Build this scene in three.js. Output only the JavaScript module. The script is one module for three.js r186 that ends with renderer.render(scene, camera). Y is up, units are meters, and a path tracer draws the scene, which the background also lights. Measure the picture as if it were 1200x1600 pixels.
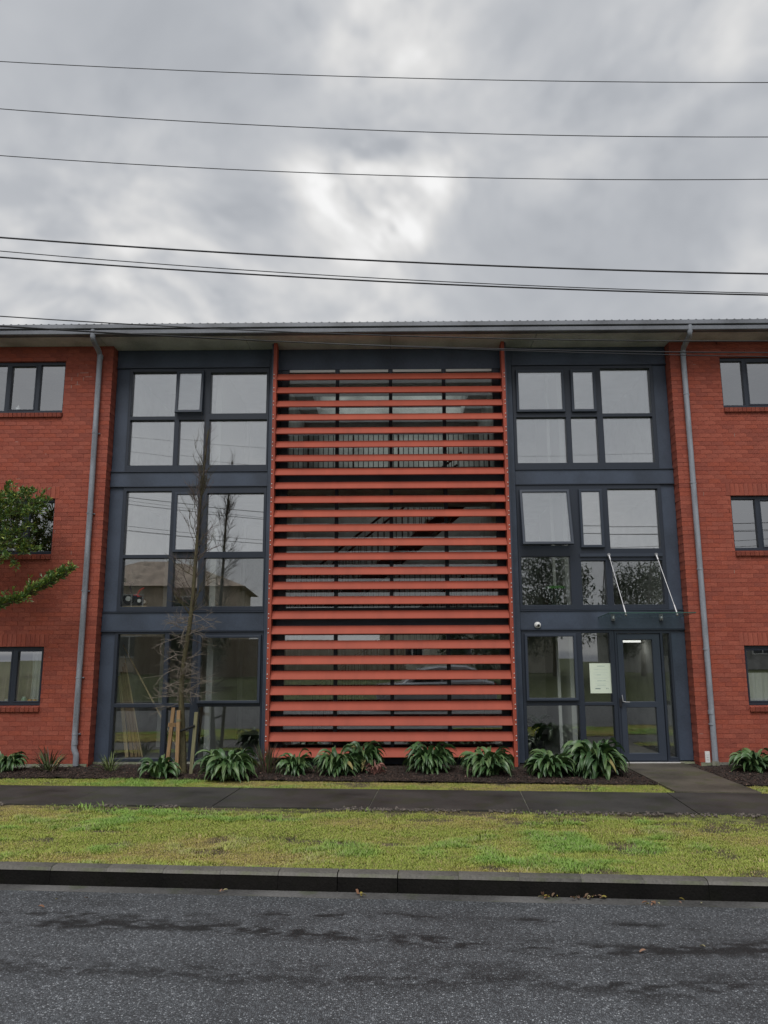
import * as THREE from 'three';
import { RectAreaLightUniformsLib } from 'three/addons/lights/RectAreaLightUniformsLib.js';
import { mergeGeometries, toCreasedNormals } from 'three/addons/utils/BufferGeometryUtils.js';

// ---------------------------------------------------------------- camera, sky, sun, exposure
const scene = new THREE.Scene();
const camera = new THREE.PerspectiveCamera(2 * Math.atan(800 / 1200) * 180 / Math.PI, 0.75, 0.1, 400);
camera.position.set(0, 1.72, 12.5);
camera.rotation.order = 'YXZ';
camera.rotation.set(THREE.MathUtils.degToRad(10.35), THREE.MathUtils.degToRad(0.55), THREE.MathUtils.degToRad(-0.22));
const renderer = new THREE.WebGLRenderer({ antialias: true });
renderer.toneMapping = THREE.LinearToneMapping;
renderer.toneMappingExposure = 1.5;
renderer.shadowMap.enabled = true;
RectAreaLightUniformsLib.init();

function rng(seed) { let a = seed >>> 0; return () => { a = (a + 0x6D2B79F5) >>> 0; let t = a; t = Math.imul(t ^ (t >>> 15), t | 1); t ^= t + Math.imul(t ^ (t >>> 7), t | 61); return ((t ^ (t >>> 14)) >>> 0) / 4294967296; }; }
const lerp = (a, b, t) => a + (b - a) * t, clamp = (v, a = 0, b = 1) => Math.min(b, Math.max(a, v)), smooth = (a, b, v) => { const t = clamp((v - a) / (b - a)); return t * t * (3 - 2 * t); };
function hash(i, j, k) { let h = Math.imul(i | 0, 374761393) ^ Math.imul(j | 0, 668265263) ^ Math.imul(k | 0, 2147483647 - 1013); h = Math.imul(h ^ (h >>> 13), 1274126177); h ^= h >>> 16; return (h >>> 0) / 4294967296; }
const mod = (a, n) => ((a % n) + n) % n;
function vnoise(x, y, seed = 0, px = 0, py = px) { const xi = Math.floor(x), yi = Math.floor(y), fx = x - xi, fy = y - yi, u = fx * fx * (3 - 2 * fx), v = fy * fy * (3 - 2 * fy); const X = (n) => (px ? mod(n, px) : n), Y = (n) => (py ? mod(n, py) : n); const a = hash(X(xi), Y(yi), seed), b = hash(X(xi + 1), Y(yi), seed), c = hash(X(xi), Y(yi + 1), seed), d = hash(X(xi + 1), Y(yi + 1), seed); return lerp(lerp(a, b, u), lerp(c, d, u), v); }
function fbm(x, y, oct = 4, seed = 0, p = 0) { let s = 0, a = 0.5, n = 0; for (let o = 0; o < oct; o++) { s += a * vnoise(x, y, seed + o * 17, p); n += a; a *= 0.5; x *= 2; y *= 2; if (p) p *= 2; } return s / n; }

// overcast sky: grey cloud deck with thin bright spots
{
  const W = 2048, H = 1024, data = new Float32Array(W * H * 4);
  const spots = [[580, 308, 0.062, 0.42], [690, 285, 0.035, 0.22], [490, 295, 0.04, 0.2], [625, 360, 0.03, 0.26], [645, 40, 0.10, 0.18], [520, 10, 0.09, 0.1], [890, 235, 0.1, 0.13], [1130, 20, 0.1, 0.17], [1210, 425, 0.08, 0.12], [300, 270, 0.1, 0.07], [60, 450, 0.17, 0.16], [560, 485, 0.10, 0.14], [330, 480, 0.12, 0.12]].map(([x, y, r, a]) => { const v = new THREE.Vector3((x - 600) / 1200, -(y - 800) / 1200, -1).normalize().applyEuler(camera.rotation); return [v, r, a]; });
  const darks = [[300, 150, 0.16, 0.05], [380, 350, 0.09, 0.05], [820, 150, 0.13, 0.045], [600, 225, 0.06, 0.05], [1000, 340, 0.1, 0.04]].map(([x, y, r, a]) => { const v = new THREE.Vector3((x - 600) / 1200, -(y - 800) / 1200, -1).normalize().applyEuler(camera.rotation); return [v, r, a]; });
  const d = new THREE.Vector3();
  for (let j = 0; j < H; j++) {
    const e = ((j + 0.5) / H - 0.5) * Math.PI;
    for (let i = 0; i < W; i++) {
      const az = ((i + 0.5) / W - 0.5) * 2 * Math.PI;
      d.set(Math.cos(e) * Math.cos(az), Math.sin(e), Math.cos(e) * Math.sin(az));
      let L = 0.42;
      if (e > -0.05) {
        const q = 1 / (Math.max(0, d.y) + 0.5), x = d.x * q * 3.1, y = d.z * q * 3.1;
        const wx = fbm(x * 0.9 + 3.1, y * 0.9, 3, 5) - 0.5, wy = fbm(x * 0.9, y * 0.9 + 7.7, 3, 9) - 0.5;
        const n = fbm(x + wx * 1.6, y + wy * 1.6, 6, 21), m = fbm(x * 0.45 + 11 + wx, y * 0.45 + wy, 4, 33);
        L = 0.475 + (n - 0.5) * 0.13 + (m - 0.5) * 0.15;
        L += 0.15 * Math.pow(1 - clamp(d.y), 7);
        const fine = fbm(x * 4.2 + wx * 3, y * 4.2 + wy * 3, 4, 57); L += (fine - 0.5) * 0.035;
        const fine2 = fbm(x * 9 + wx * 5, y * 9 + wy * 5, 4, 59); L += (fine2 - 0.5) * 0.03;
        const rag = Math.max(0.2, 0.75 + 0.4 * clamp((n - 0.3) * 1.6) + 1.6 * (fine - 0.48) + 1.5 * (fine2 - 0.5));
        for (const [v, r, a] of spots) { const c = Math.acos(clamp(d.dot(v), -1, 1)) / r; if (c < 3) L += a * rag * Math.exp(-c * c); }
        for (const [v, r, a] of darks) { const c = Math.acos(clamp(d.dot(v), -1, 1)) / r; if (c < 3) L -= a * Math.exp(-c * c); }
        L = clamp(L, 0.3, 0.9);
      }
      const k = (j * W + i) * 4, blue = smooth(0.75, 0.38, L);
      data[k] = 0.685 * L * (1 - 0.06 * blue); data[k + 1] = 0.685 * L * (1 - 0.01 * blue); data[k + 2] = 0.685 * L * (1 + 0.075 * blue); data[k + 3] = 1;
    }
  }
  const sky = new THREE.DataTexture(data, W, H, THREE.RGBAFormat, THREE.FloatType);
  sky.mapping = THREE.EquirectangularReflectionMapping; sky.magFilter = THREE.LinearFilter; sky.needsUpdate = true;
  scene.background = sky; scene.environment = sky;
}
const sun = new THREE.DirectionalLight(new THREE.Color().setRGB(1, 0.985, 0.96), 1.5);
sun.position.set(-4, 30, 19.0); sun.target.position.set(0, 2, 0);
sun.castShadow = true; sun.shadow.radius = 70; sun.shadow.mapSize.set(2048, 2048);
Object.assign(sun.shadow.camera, { left: -25, right: 25, top: 25, bottom: -25, near: 1, far: 90 });
scene.add(sun, sun.target);

// ---------------------------------------------------------------- helpers
const taken = {};
function numbered(n) { if (!(n in taken)) { taken[n] = 0; return n; } taken[n]++; return n + '_' + String(taken[n]).padStart(3, '0'); }
function tag(o, label, category, group, kind) { o.userData.label = label; if (category) o.userData.category = category; if (group) o.userData.group = group; if (kind) o.userData.kind = kind; return o; }
function thing(name, label, category, pos = [0, 0, 0], turn = 0, group) { const g = new THREE.Group(); g.name = numbered(name); g.position.set(...pos); g.rotation.y = turn; tag(g, label, category, group); scene.add(g); return g; }
function worldUV(g) { const p = g.attributes.position, n = g.attributes.normal, uv = new Float32Array(p.count * 2); for (let i = 0; i < p.count; i++) { const ax = Math.abs(n.getX(i)), ay = Math.abs(n.getY(i)), az = Math.abs(n.getZ(i)), x = p.getX(i), y = p.getY(i), z = p.getZ(i); if (az >= ax && az >= ay) { uv[2 * i] = x; uv[2 * i + 1] = y; } else if (ax >= ay) { uv[2 * i] = z; uv[2 * i + 1] = y; } else { uv[2 * i] = x; uv[2 * i + 1] = z; } } g.setAttribute('uv', new THREE.BufferAttribute(uv, 2)); return g; }
function flat(g) { const q = g.index ? g.toNonIndexed() : g; for (const k of Object.keys(q.attributes)) if (!['position', 'normal', 'uv', 'color'].includes(k)) q.deleteAttribute(k); return q; }
function merge(list) { const l = (Array.isArray(list) ? list : [list]).map(flat); const g = l.length > 1 ? mergeGeometries(l) : l[0]; return g; }
function mesh(name, geos, mat, parent, keepUV) { let g = Array.isArray(geos) ? merge(geos) : geos; if (!keepUV && Array.isArray(geos)) worldUV(g); const m = new THREE.Mesh(g, mat); m.castShadow = m.receiveShadow = true; m.name = parent ? name : numbered(name); (parent || scene).add(m); return m; }
const part = (name, geos, mat, parent) => mesh(name, Array.isArray(geos) ? geos : [geos], mat, parent);
const structure = (name, geos, mat, label, keepUV) => { const m = mesh(name, Array.isArray(geos) ? geos : [geos], mat, null, keepUV); m.userData.kind = 'structure'; if (label) m.userData.label = label; return m; };
const box = (x0, x1, y0, y1, z0, z1) => new THREE.BoxGeometry(x1 - x0, y1 - y0, z1 - z0).translate((x0 + x1) / 2, (y0 + y1) / 2, (z0 + z1) / 2);
function frameGeo(x0, x1, y0, y1, holes, z0, depth, bevel = 0.004) { const b = bevel, s = new THREE.Shape([[x0 + b, y0 + b], [x1 - b, y0 + b], [x1 - b, y1 - b], [x0 + b, y1 - b]].map((p) => new THREE.Vector2(...p))); for (const [a, c, d, e] of holes) s.holes.push(new THREE.Path([[a - b, d - b], [a - b, e + b], [c + b, e + b], [c + b, d - b]].map((p) => new THREE.Vector2(...p)))); return new THREE.ExtrudeGeometry(s, { depth: depth - 2 * b, bevelEnabled: true, bevelThickness: b, bevelSize: b, bevelSegments: 1, steps: 1 }).translate(0, 0, z0 + b); }
function profile(pts, len, bevel = 0) { const s = new THREE.Shape(pts.map((p) => new THREE.Vector2(...p))); return new THREE.ExtrudeGeometry(s, { depth: len, bevelEnabled: bevel > 0, bevelSize: bevel, bevelThickness: bevel, bevelSegments: 1 }); } // along +z
const alongX = (pts, x0, x1) => profile(pts.map(([z, y]) => [-z, y]), x1 - x0).rotateY(Math.PI / 2).translate(x0, 0, 0); // profile in (z, y)
function tube(pts, r0, r1, sides = 5, cap = false) {
  const P = [], N = [], I = [], n = pts.length, up = new THREE.Vector3(0.31, 0.2, 0.93), t = new THREE.Vector3(), u = new THREE.Vector3(), v = new THREE.Vector3();
  for (let i = 0; i < n; i++) { t.subVectors(pts[Math.min(n - 1, i + 1)], pts[Math.max(0, i - 1)]).normalize(); u.crossVectors(up, t).normalize(); v.crossVectors(t, u); const r = typeof r0 === 'function' ? r0(i / (n - 1)) : lerp(r0, r1, i / (n - 1)); for (let k = 0; k < sides; k++) { const a = k / sides * 2 * Math.PI, c = Math.cos(a), s = Math.sin(a), nx = u.x * c + v.x * s, ny = u.y * c + v.y * s, nz = u.z * c + v.z * s; P.push(pts[i].x + nx * r, pts[i].y + ny * r, pts[i].z + nz * r); N.push(nx, ny, nz); } }
  for (let i = 0; i < n - 1; i++) for (let k = 0; k < sides; k++) { const a = i * sides + k, b = i * sides + (k + 1) % sides; I.push(a, b, a + sides, b, b + sides, a + sides); }
  if (cap) for (const i of [0, n - 1]) { const c = P.length / 3; P.push(pts[i].x, pts[i].y, pts[i].z); t.subVectors(pts[Math.min(n - 1, i + 1)], pts[Math.max(0, i - 1)]).normalize().multiplyScalar(i ? 1 : -1); N.push(t.x, t.y, t.z); for (let k = 0; k < sides; k++) { const a = i * sides + k, b = i * sides + (k + 1) % sides; i ? I.push(a, b, c) : I.push(b, a, c); } }
  const g = new THREE.BufferGeometry(); g.setAttribute('position', new THREE.Float32BufferAttribute(P, 3)); g.setAttribute('normal', new THREE.Float32BufferAttribute(N, 3)); g.setAttribute('uv', new THREE.Float32BufferAttribute(new Float32Array(P.length / 3 * 2), 2)); g.setIndex(I); return g;
}
const V = (x, y, z) => new THREE.Vector3(x, y, z);
const rod = (a, b, r, sides = 8) => tube([a, b], r, r, sides, true);
function tex(size, fn, { srgb = true, tile = 1, raw = false } = {}) { const d = new Uint8Array(size * size * 4); for (let j = 0; j < size; j++) for (let i = 0; i < size; i++) { const c = fn(i / size, j / size, i, j), k = (j * size + i) * 4; const q = (v) => { v = clamp(v); return Math.round(255 * (raw ? v : v <= 0.0031308 ? v * 12.92 : 1.055 * Math.pow(v, 1 / 2.4) - 0.055)); }; if (typeof c === 'number') { d[k] = d[k + 1] = d[k + 2] = q(c); } else { d[k] = q(c[0]); d[k + 1] = q(c[1]); d[k + 2] = q(c[2]); } d[k + 3] = 255; } const t = new THREE.DataTexture(d, size, size); t.wrapS = t.wrapT = THREE.RepeatWrapping; t.magFilter = THREE.LinearFilter; t.minFilter = THREE.LinearMipmapLinearFilter; t.generateMipmaps = true; if (srgb && !raw) t.colorSpace = THREE.SRGBColorSpace; t.repeat.set(1 / tile, 1 / tile); t.needsUpdate = true; return t; }
const rgb = (r, g, b) => new THREE.Color().setRGB(r, g, b);
const std = (c, roughness = 0.8, more = {}) => new THREE.MeshStandardMaterial({ color: c.isColor ? c : rgb(...c), roughness, ...more });
function grid(nu, nv, fn, color) { const P = [], C = [], U = [], I = []; for (let j = 0; j <= nv; j++) for (let i = 0; i <= nu; i++) { const p = fn(i / nu, j / nv); P.push(...p); U.push(p[0], p[2]); if (color) C.push(...color(p)); } for (let j = 0; j < nv; j++) for (let i = 0; i < nu; i++) { const a = j * (nu + 1) + i, b = a + 1, c = a + nu + 1, d = c + 1; I.push(a, c, b, b, c, d); } const g = new THREE.BufferGeometry(); g.setAttribute('position', new THREE.Float32BufferAttribute(P, 3)); g.setAttribute('uv', new THREE.Float32BufferAttribute(U, 2)); if (color) g.setAttribute('color', new THREE.Float32BufferAttribute(C, 3)); g.setIndex(I); g.computeVertexNormals(); return g; }
function instanced(name, geo, mat, list, parent, colors) { const im = new THREE.InstancedMesh(geo, mat, list.length), m = new THREE.Matrix4(); list.forEach((q, i) => { im.setMatrixAt(i, q); if (colors) im.setColorAt(i, colors[i]); }); im.name = parent ? name : numbered(name); im.userData.kind = 'stuff'; im.castShadow = im.receiveShadow = true; (parent || scene).add(im); return im; }

// ---------------------------------------------------------------- textures and materials
const grainTex = tex(256, (u, v) => 0.72 + 0.28 * fbm(u * 16, v * 16, 4, 3, 16) + 0.12 * (vnoise(u * 64, v * 64, 8, 64) - 0.5), { tile: 0.5, raw: false });
const grainBump = tex(256, (u, v) => fbm(u * 24, v * 24, 4, 41, 24), { tile: 0.35, raw: true });
const patchTex = tex(512, (u, v) => { const a = fbm(u * 6, v * 6, 5, 61, 6), b = vnoise(u * 128, v * 128, 3, 128); return 0.62 + 0.5 * (a - 0.5) * 1.5 + 0.16 * (b - 0.5) + 0.2; }, { tile: 2.1 });
const concreteTex = tex(512, (u, v) => { const a = fbm(u * 5, v * 5, 5, 71, 5), b = vnoise(u * 170, v * 170, 4, 170), m = smooth(0.52, 0.7, fbm(u * 9 + 3, v * 9, 4, 77, 9)); const L = 0.62 + (a - 0.5) * 0.9 + (b - 0.5) * 0.28; return [L * (1 - 0.16 * m), L * (1 - 0.08 * m), L * (1 - 0.3 * m)]; }, { tile: 1.9 });
const dirtTex = tex(512, (u, v) => { const a = fbm(u * 10, v * 10, 5, 81, 10), b = vnoise(u * 120, v * 120, 4, 120); return 0.5 + (a - 0.5) * 0.9 + (b - 0.5) * 0.5; }, { tile: 1.2 });
const streakTex = tex(512, (u, v) => { const a = fbm(u * 7, v * 7, 4, 161, 7), b = fbm(u * 60, v * 5, 3, 167), c = smooth(0.6, 0.78, fbm(u * 22 + 5, v * 3, 3, 171)); return 0.84 + 0.26 * (a - 0.5) + 0.07 * (b - 0.5) - 0.05 * c; }, { tile: 2.3 });
const barkTex = tex(256, (u, v) => 0.5 + 0.6 * (fbm(u * 20, v * 6, 4, 91, 0) - 0.5) + 0.3 * (vnoise(u * 60, v * 14, 2) - 0.5), { tile: 0.3 });
const plyTex = tex(256, (u, v) => 0.75 + 0.35 * (fbm(u * 40, v * 3, 4, 95) - 0.5) + 0.12 * Math.sin((u * 40 + 3 * fbm(u * 4, v * 2, 2, 5)) * 3), { tile: 0.4 });

// chip seal: voronoi stones in dark binder
const CH = 1024, CN = 128;
const chip = (() => { const h = new Float32Array(CH * CH), c = new Float32Array(CH * CH); for (let j = 0; j < CH; j++) for (let i = 0; i < CH; i++) { const x = i / CH * CN, y = j / CH * CN, xi = Math.floor(x), yi = Math.floor(y); let d1 = 9, d2 = 9, id = 0; for (let b = -1; b <= 1; b++) for (let a = -1; a <= 1; a++) { const cx = mod(xi + a, CN), cy = mod(yi + b, CN), dx = xi + a + hash(cx, cy, 1) - x, dy = yi + b + hash(cx, cy, 2) - y, d = dx * dx + dy * dy; if (d < d1) { d2 = d1; d1 = d; id = hash(cx, cy, 3); } else if (d < d2) d2 = d; } const edge = Math.sqrt(d2) - Math.sqrt(d1); h[j * CH + i] = smooth(0.02, 0.4, edge) * (0.55 + 0.45 * id); c[j * CH + i] = id; } return { h, c }; })();
const roadTex = tex(CH, (u, v, i, j) => { const k = j * CH + i, h = chip.h[k], id = chip.c[k], stone = 0.24 + 0.36 * id + (id > 0.9 ? 0.5 : 0) - (id < 0.25 ? 0.12 : 0); const f = fbm(u * 8, v * 8, 3, 7, 8); const L = lerp(0.12, stone, h) * (0.8 + 0.4 * f); return [L * 0.97, L, L * 1.04]; }, { tile: 1.45 });
const roadBump = tex(CH, (u, v, i, j) => chip.h[j * CH + i], { tile: 1.45, raw: true });

const M = {
  mortar: std([0.33, 0.08, 0.053], 0.95, { map: grainTex, bumpMap: grainBump, bumpScale: 0.003 }),
  lime: std([0.42, 0.33, 0.28], 0.95, { map: grainTex }),
  bricks: [[0.375, 0.089, 0.054], [0.34, 0.078, 0.048], [0.40, 0.101, 0.063], [0.36, 0.092, 0.059], [0.315, 0.077, 0.05], [0.38, 0.086, 0.049]].map((c) => std(c, 0.88, { map: grainTex, bumpMap: grainBump, bumpScale: 0.004 })),
  clad: std([0.056, 0.074, 0.11], 0.5, { map: patchTex }),
  frame: std([0.022, 0.029, 0.044], 0.42),
  frameLit: std([0.034, 0.044, 0.064], 0.45),  // lit tone of the frame colour, brightness put into the colour
  red: std([0.41, 0.074, 0.039], 0.7, { map: patchTex }),
  reds: [[0.415, 0.075, 0.038], [0.395, 0.071, 0.037], [0.43, 0.082, 0.042], [0.405, 0.077, 0.041]].map((c) => std(c, 0.7, { map: streakTex })),
  bolt: std([0.75, 0.73, 0.72], 0.45, { metalness: 0.2 }),
  pipe: std([0.30, 0.32, 0.36], 0.42, { map: patchTex }),
  gutter: std([0.19, 0.2, 0.225], 0.45, { map: patchTex }),
  roof: std([0.2, 0.21, 0.23], 0.5, { map: patchTex }),
  soffit: std([0.6, 0.6, 0.61], 0.85, { map: patchTex }),
  white: std([0.72, 0.72, 0.7], 0.7),
  plaster: std([0.78, 0.78, 0.75], 0.9, { map: patchTex }),
  stairWall: std([0.6, 0.61, 0.6], 0.9, { map: patchTex }),
  carpet: std([0.16, 0.16, 0.16], 1.0),
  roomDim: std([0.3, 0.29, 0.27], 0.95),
  black: std([0.012, 0.012, 0.014], 0.5),
  steel: std([0.42, 0.42, 0.43], 0.5, { metalness: 1 }),
  plinth: std([0.4, 0.39, 0.33], 0.95, { map: concreteTex }),
  path: std([0.066, 0.062, 0.057], 0.62, { map: concreteTex, bumpMap: grainBump, bumpScale: 0.002 }),
  entry: std([0.125, 0.108, 0.083], 0.68, { map: concreteTex, bumpMap: grainBump, bumpScale: 0.002 }),
  kerb: new THREE.MeshPhysicalMaterial({ color: rgb(0.01, 0.009, 0.008), roughness: 0.85, specularIntensity: 0.35, map: concreteTex, bumpMap: grainBump, bumpScale: 0.004 }),
  kerbTop: std([0.17, 0.16, 0.14], 0.75, { map: concreteTex, bumpMap: grainBump, bumpScale: 0.004 }),
  channel: std([0.17, 0.165, 0.16], 0.6, { map: concreteTex, bumpMap: grainBump, bumpScale: 0.002 }),
  road: std([0.41, 0.42, 0.425], 0.62, { map: roadTex, bumpMap: roadBump, bumpScale: 0.006, vertexColors: true }),
  soil: std([0.5, 0.5, 0.5], 1, { map: dirtTex, vertexColors: true }),
  lawnFar: std([0.13, 0.16, 0.045], 1, { map: dirtTex }),
  mulch: std([0.05, 0.034, 0.026], 1, { map: dirtTex, bumpMap: grainBump, bumpScale: 0.01 }),
  chips: std([1, 1, 1], 0.95),
  grass: new THREE.MeshPhysicalMaterial({ color: rgb(1, 1, 1), roughness: 1, specularIntensity: 0.15, transmission: 0.2, side: THREE.DoubleSide }),
  stake: std([0.42, 0.26, 0.13], 0.85, { map: plyTex }),
  stakeGreen: std([0.27, 0.25, 0.14], 0.9, { map: plyTex }),
  plank: std([0.55, 0.42, 0.25], 0.75, { map: plyTex }),
  plankDark: std([0.32, 0.21, 0.11], 0.75, { map: plyTex }),
  bark: std([0.18, 0.155, 0.08], 0.95, { map: barkTex, bumpMap: grainBump, bumpScale: 0.004 }),
  twig: std([0.12, 0.095, 0.088], 0.95),
  twigPale: std([0.2, 0.17, 0.14], 0.95),
  wire: std([0.02, 0.02, 0.024], 0.6),
  rubber: std([0.012, 0.012, 0.012], 0.9),
};
const glassMat = (o = {}) => new THREE.MeshPhysicalMaterial({ color: rgb(0.94, 0.96, 0.95), roughness: 0.0, metalness: 0, transmission: 1, thickness: 0, ior: 3.1, side: THREE.DoubleSide, ...o });
M.glass = glassMat({ ior: 4.2 });
M.glassLow = glassMat({ ior: 2.5 });
M.glassGround = glassMat({ ior: 2.2 });
M.glassStair = [1.6, 1.9, 2.9].map((ior) => glassMat({ ior }));
M.glassClear = glassMat({ ior: 1.5, color: rgb(0.9, 0.94, 0.92) });
M.canopy = glassMat({ ior: 1.5, color: rgb(0.84, 0.9, 0.87) });

// street frame: s along the street, t away from the building; the street is turned a little against the facade
const SA = 0.0796, SC = Math.cos(Math.atan(SA)), SS = Math.sin(Math.atan(SA));
const ST = (s, t, y = 0) => [s * SC - t * SS, y, s * SS + t * SC];
const inv = (x, z) => [x * SC + z * SS, -x * SS + z * SC];
const streetGroup = (o) => { o.rotation.y = -Math.atan(SA); return o; };

// ---------------------------------------------------------------- the building
const bld = thing('apartment_building', 'three storey red brick apartment building with dark blue glazed bays and red louvre screen', 'building');
const ZB = 0.25, XC = 4.68, TOP = 6.84;
const R1 = rng(11);
// storey lines: floor levels behind the glazing
const FL = [0.08, 2.22, 4.58];
// interior: slabs, ceilings, walls
for (const s of [-1, 1]) {
  const X = (a, b, ...r) => (s < 0 ? box(-b, -a, ...r) : box(a, b, ...r));
  for (const y of FL) part('floor_slab', X(1.98, 9.4, y - 0.16, y, -3.6, -0.06), M.carpet, bld);
  for (const y of [2.04, 4.40]) part('ceiling', X(1.98, 9.4, y - 0.02, y, -3.6, -0.06), M.plaster, bld);
  part('ceiling', X(1.98, 9.4, TOP - 0.2, TOP - 0.14, -3.6, -0.06), M.plaster, bld);
  part('interior_wall', X(1.86, 1.98, 0, TOP, -3.6, -0.06), M.plaster, bld);
  part('interior_wall', X(4.56, 4.68, 0, TOP, -3.6, -0.06), M.plaster, bld);
  part('interior_wall', X(1.98, 4.56, 0, TOP, -3.75, -3.6), M.plaster, bld);
  part('interior_wall', X(4.68, 9.4, 0, TOP, -2.6, -2.45), M.roomDim, bld);
  part('end_wall', X(9.4, 9.6, 0, TOP, -7.2, ZB - 0.05), M.mortar, bld);
}
part('rear_wall', box(-9.6, 9.6, 0, TOP, -7.4, -7.2), M.mortar, bld);
part('foundation', box(-9.6, 9.6, -0.4, -0.06, -7.4, 0.2), M.plinth, bld);
// partitions and door edges seen through the bay glazing
for (const y of FL) { const h = y < 1 ? 1.94 : 2.16; const lo = y, hi = Math.min(y + h, TOP - 0.2);
  part('partition', box(-3.04, -2.94, lo, hi, -2.4, -0.3), M.white, bld);
  part('door_frame', [box(-2.9, -2.85, lo, hi - 0.1, -2.45, -2.4), box(-2.2, -2.15, lo, hi - 0.1, -2.45, -2.4)], M.white, bld);
  part('pipe_casing', box(-4.2, -4.12, lo, hi, -1.7, -1.62), M.white, bld);
  part('partition', box(2.94, 3.02, lo, hi, -2.6, -0.5), M.white, bld);
  part('pipe_casing', box(2.74, 2.79, lo, hi, -0.6, -0.55), M.white, bld);
}

// brick wings
const CO = 0.0702, BL = 0.194, JT = 0.007;
const brickGeo = new THREE.BoxGeometry(1, 1, 1);
function brickUV(g, ox, oy) { const uv = g.attributes.uv.clone(); for (let i = 0; i < uv.count; i++) uv.setXY(i, ox + uv.getX(i) * 0.2, oy + uv.getY(i) * 0.07); const q = g.clone(); q.setAttribute('uv', uv); return q; }
const brickGeos = Array.from({ length: 8 }, () => brickUV(brickGeo, R1() * 3, R1() * 3));
const wingWindows = { // [xInner (|x|), xOuter, y0, y1, mullions |x|]
  '-1': [[5.48, 7.02, 5.68, 6.585, [5.95, 6.46]], [5.49, 7.02, 3.30, 4.21, [5.95, 6.46]], [5.49, 7.02, 0.92, 1.826, [5.97, 6.46]]],
  '1': [[5.51, 7.02, 5.69, 6.565, [5.93, 6.46]], [5.495, 7.02, 3.30, 4.195, [5.94, 6.46]], [5.505, 7.02, 0.89, 1.80, [5.98, 6.46]]],
};
for (const s of [-1, 1]) {
  const wins = wingWindows[s];
  // solid wall behind the bricks, with the openings left free
  const core = [], xs = [4.69, ...[wins[0][0], wins[0][1]], 9.4];
  const S = (a, b, ...r) => (s < 0 ? box(-b, -a, ...r) : box(a, b, ...r));
  const z0 = -0.05, z1 = ZB - 0.0035;
  core.push(S(4.686, Math.min(...wins.map((w) => w[0])) , 0, TOP, z0, z1), S(7.02, 9.6, 0, TOP, z0, z1));
  let yy = 0; for (const w of [...wins].reverse()) { core.push(S(5.47, 7.03, yy, w[2] - 0.005, z0, z1)); yy = w[3] + 0.002; }
  core.push(S(5.47, 7.03, yy, TOP, z0, z1));
  const wall = part('brick_wall', core, M.mortar, bld);
  const all = [];
  const put = (x0, x1, y0, y1, depth = 0.1, proud = 0) => all.push({ x0, x1, y0, y1, depth, proud });
  const rows = Math.floor((TOP - 0.06) / CO);
  for (let r = 0; r < rows; r++) {
    const y0 = 0.05 + r * CO + JT / 2, y1 = 0.05 + (r + 1) * CO - JT / 2, off = r % 2 ? 0 : BL / 2;
    const cuts = []; // openings touching this row, with soldier course above and sill below
    wins.forEach((w, k) => { const soldier = w[3] + (k ? 0.2 : 0.0), sill = w[2] - 0.075; if (y1 > sill + 0.02 && y0 < soldier - 0.02) cuts.push([w[0], w[1]]); });
    let segs = [[XC, 9.4]];
    for (const c of cuts) segs = segs.flatMap(([a, b]) => [[a, c[0]], [c[1], b]]);
    for (const [a, b] of segs) for (let k = Math.floor((a - XC - off) / BL) - 1; k < 60; k++) {
      let u0 = XC + off + k * BL + JT / 2, u1 = XC + off + (k + 1) * BL - JT / 2; if (u1 < a + 0.02 || u0 > b - 0.02) continue;
      u0 = Math.max(u0, a === XC ? XC : a + 0.001); u1 = Math.min(u1, b - 0.001); if (u1 - u0 < 0.02) continue;
      put(u0, u1, y0, y1, u0 <= XC + 0.001 ? 0.25 : 0.1);
    }
  }
  wins.forEach((w, k) => { // soldier course over the opening
    if (k) { const n = Math.round((w[1] - w[0] + 0.14) / 0.0735); for (let i = 0; i < n; i++) { const u = w[0] - 0.07 + i * 0.0735; put(u + JT / 2, u + 0.0735 - JT / 2, w[3] + 0.004, w[3] + 0.2 - JT / 2, 0.1, 0.003); } }
  });
  const camP = camera.position, mat4 = new THREE.Matrix4();
  for (const b of all) { b.cx = s * (b.x0 + b.x1) / 2; b.cy = (b.y0 + b.y1) / 2; b.d = Math.hypot(b.cx - camP.x, b.cy - camP.y, ZB - camP.z) + (Math.abs(b.cx) > 6.25 ? 50 : 0) - (b.x1 - b.x0) * 2; }
  all.sort((a, b) => a.d - b.d);
  const rest = [], cols = [];
  all.forEach((b, i) => {
    const w = b.x1 - b.x0, h = b.y1 - b.y0, jz = (R1() - 0.5) * 0.003 + b.proud, jy = (R1() - 0.5) * 0.0015;
    if (i < 300) { const m = new THREE.Mesh(brickGeos[Math.floor(R1() * 8)], M.bricks[Math.floor(R1() * 6)]); m.name = 'brick'; m.castShadow = m.receiveShadow = true; m.scale.set(w, h, b.depth); m.position.set(b.cx, b.cy + jy, ZB - b.depth / 2 + jz); m.rotation.z = (R1() - 0.5) * 0.008; wall.add(m); }
    else { rest.push(new THREE.Matrix4().compose(V(b.cx, b.cy + jy, ZB - b.depth / 2 + jz), new THREE.Quaternion().setFromEuler(new THREE.Euler(0, 0, (R1() - 0.5) * 0.008)), V(w, h, b.depth))); cols.push(M.bricks[Math.floor(R1() * 6)].color.clone()); }
  });
  const rm = std([1, 1, 1], 0.88, { map: grainTex, bumpMap: grainBump, bumpScale: 0.004 });
  instanced('brick_courses', brickGeos[0], rm, rest, wall, cols);
  // bleached lime in some joints
  const lime = [];
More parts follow.
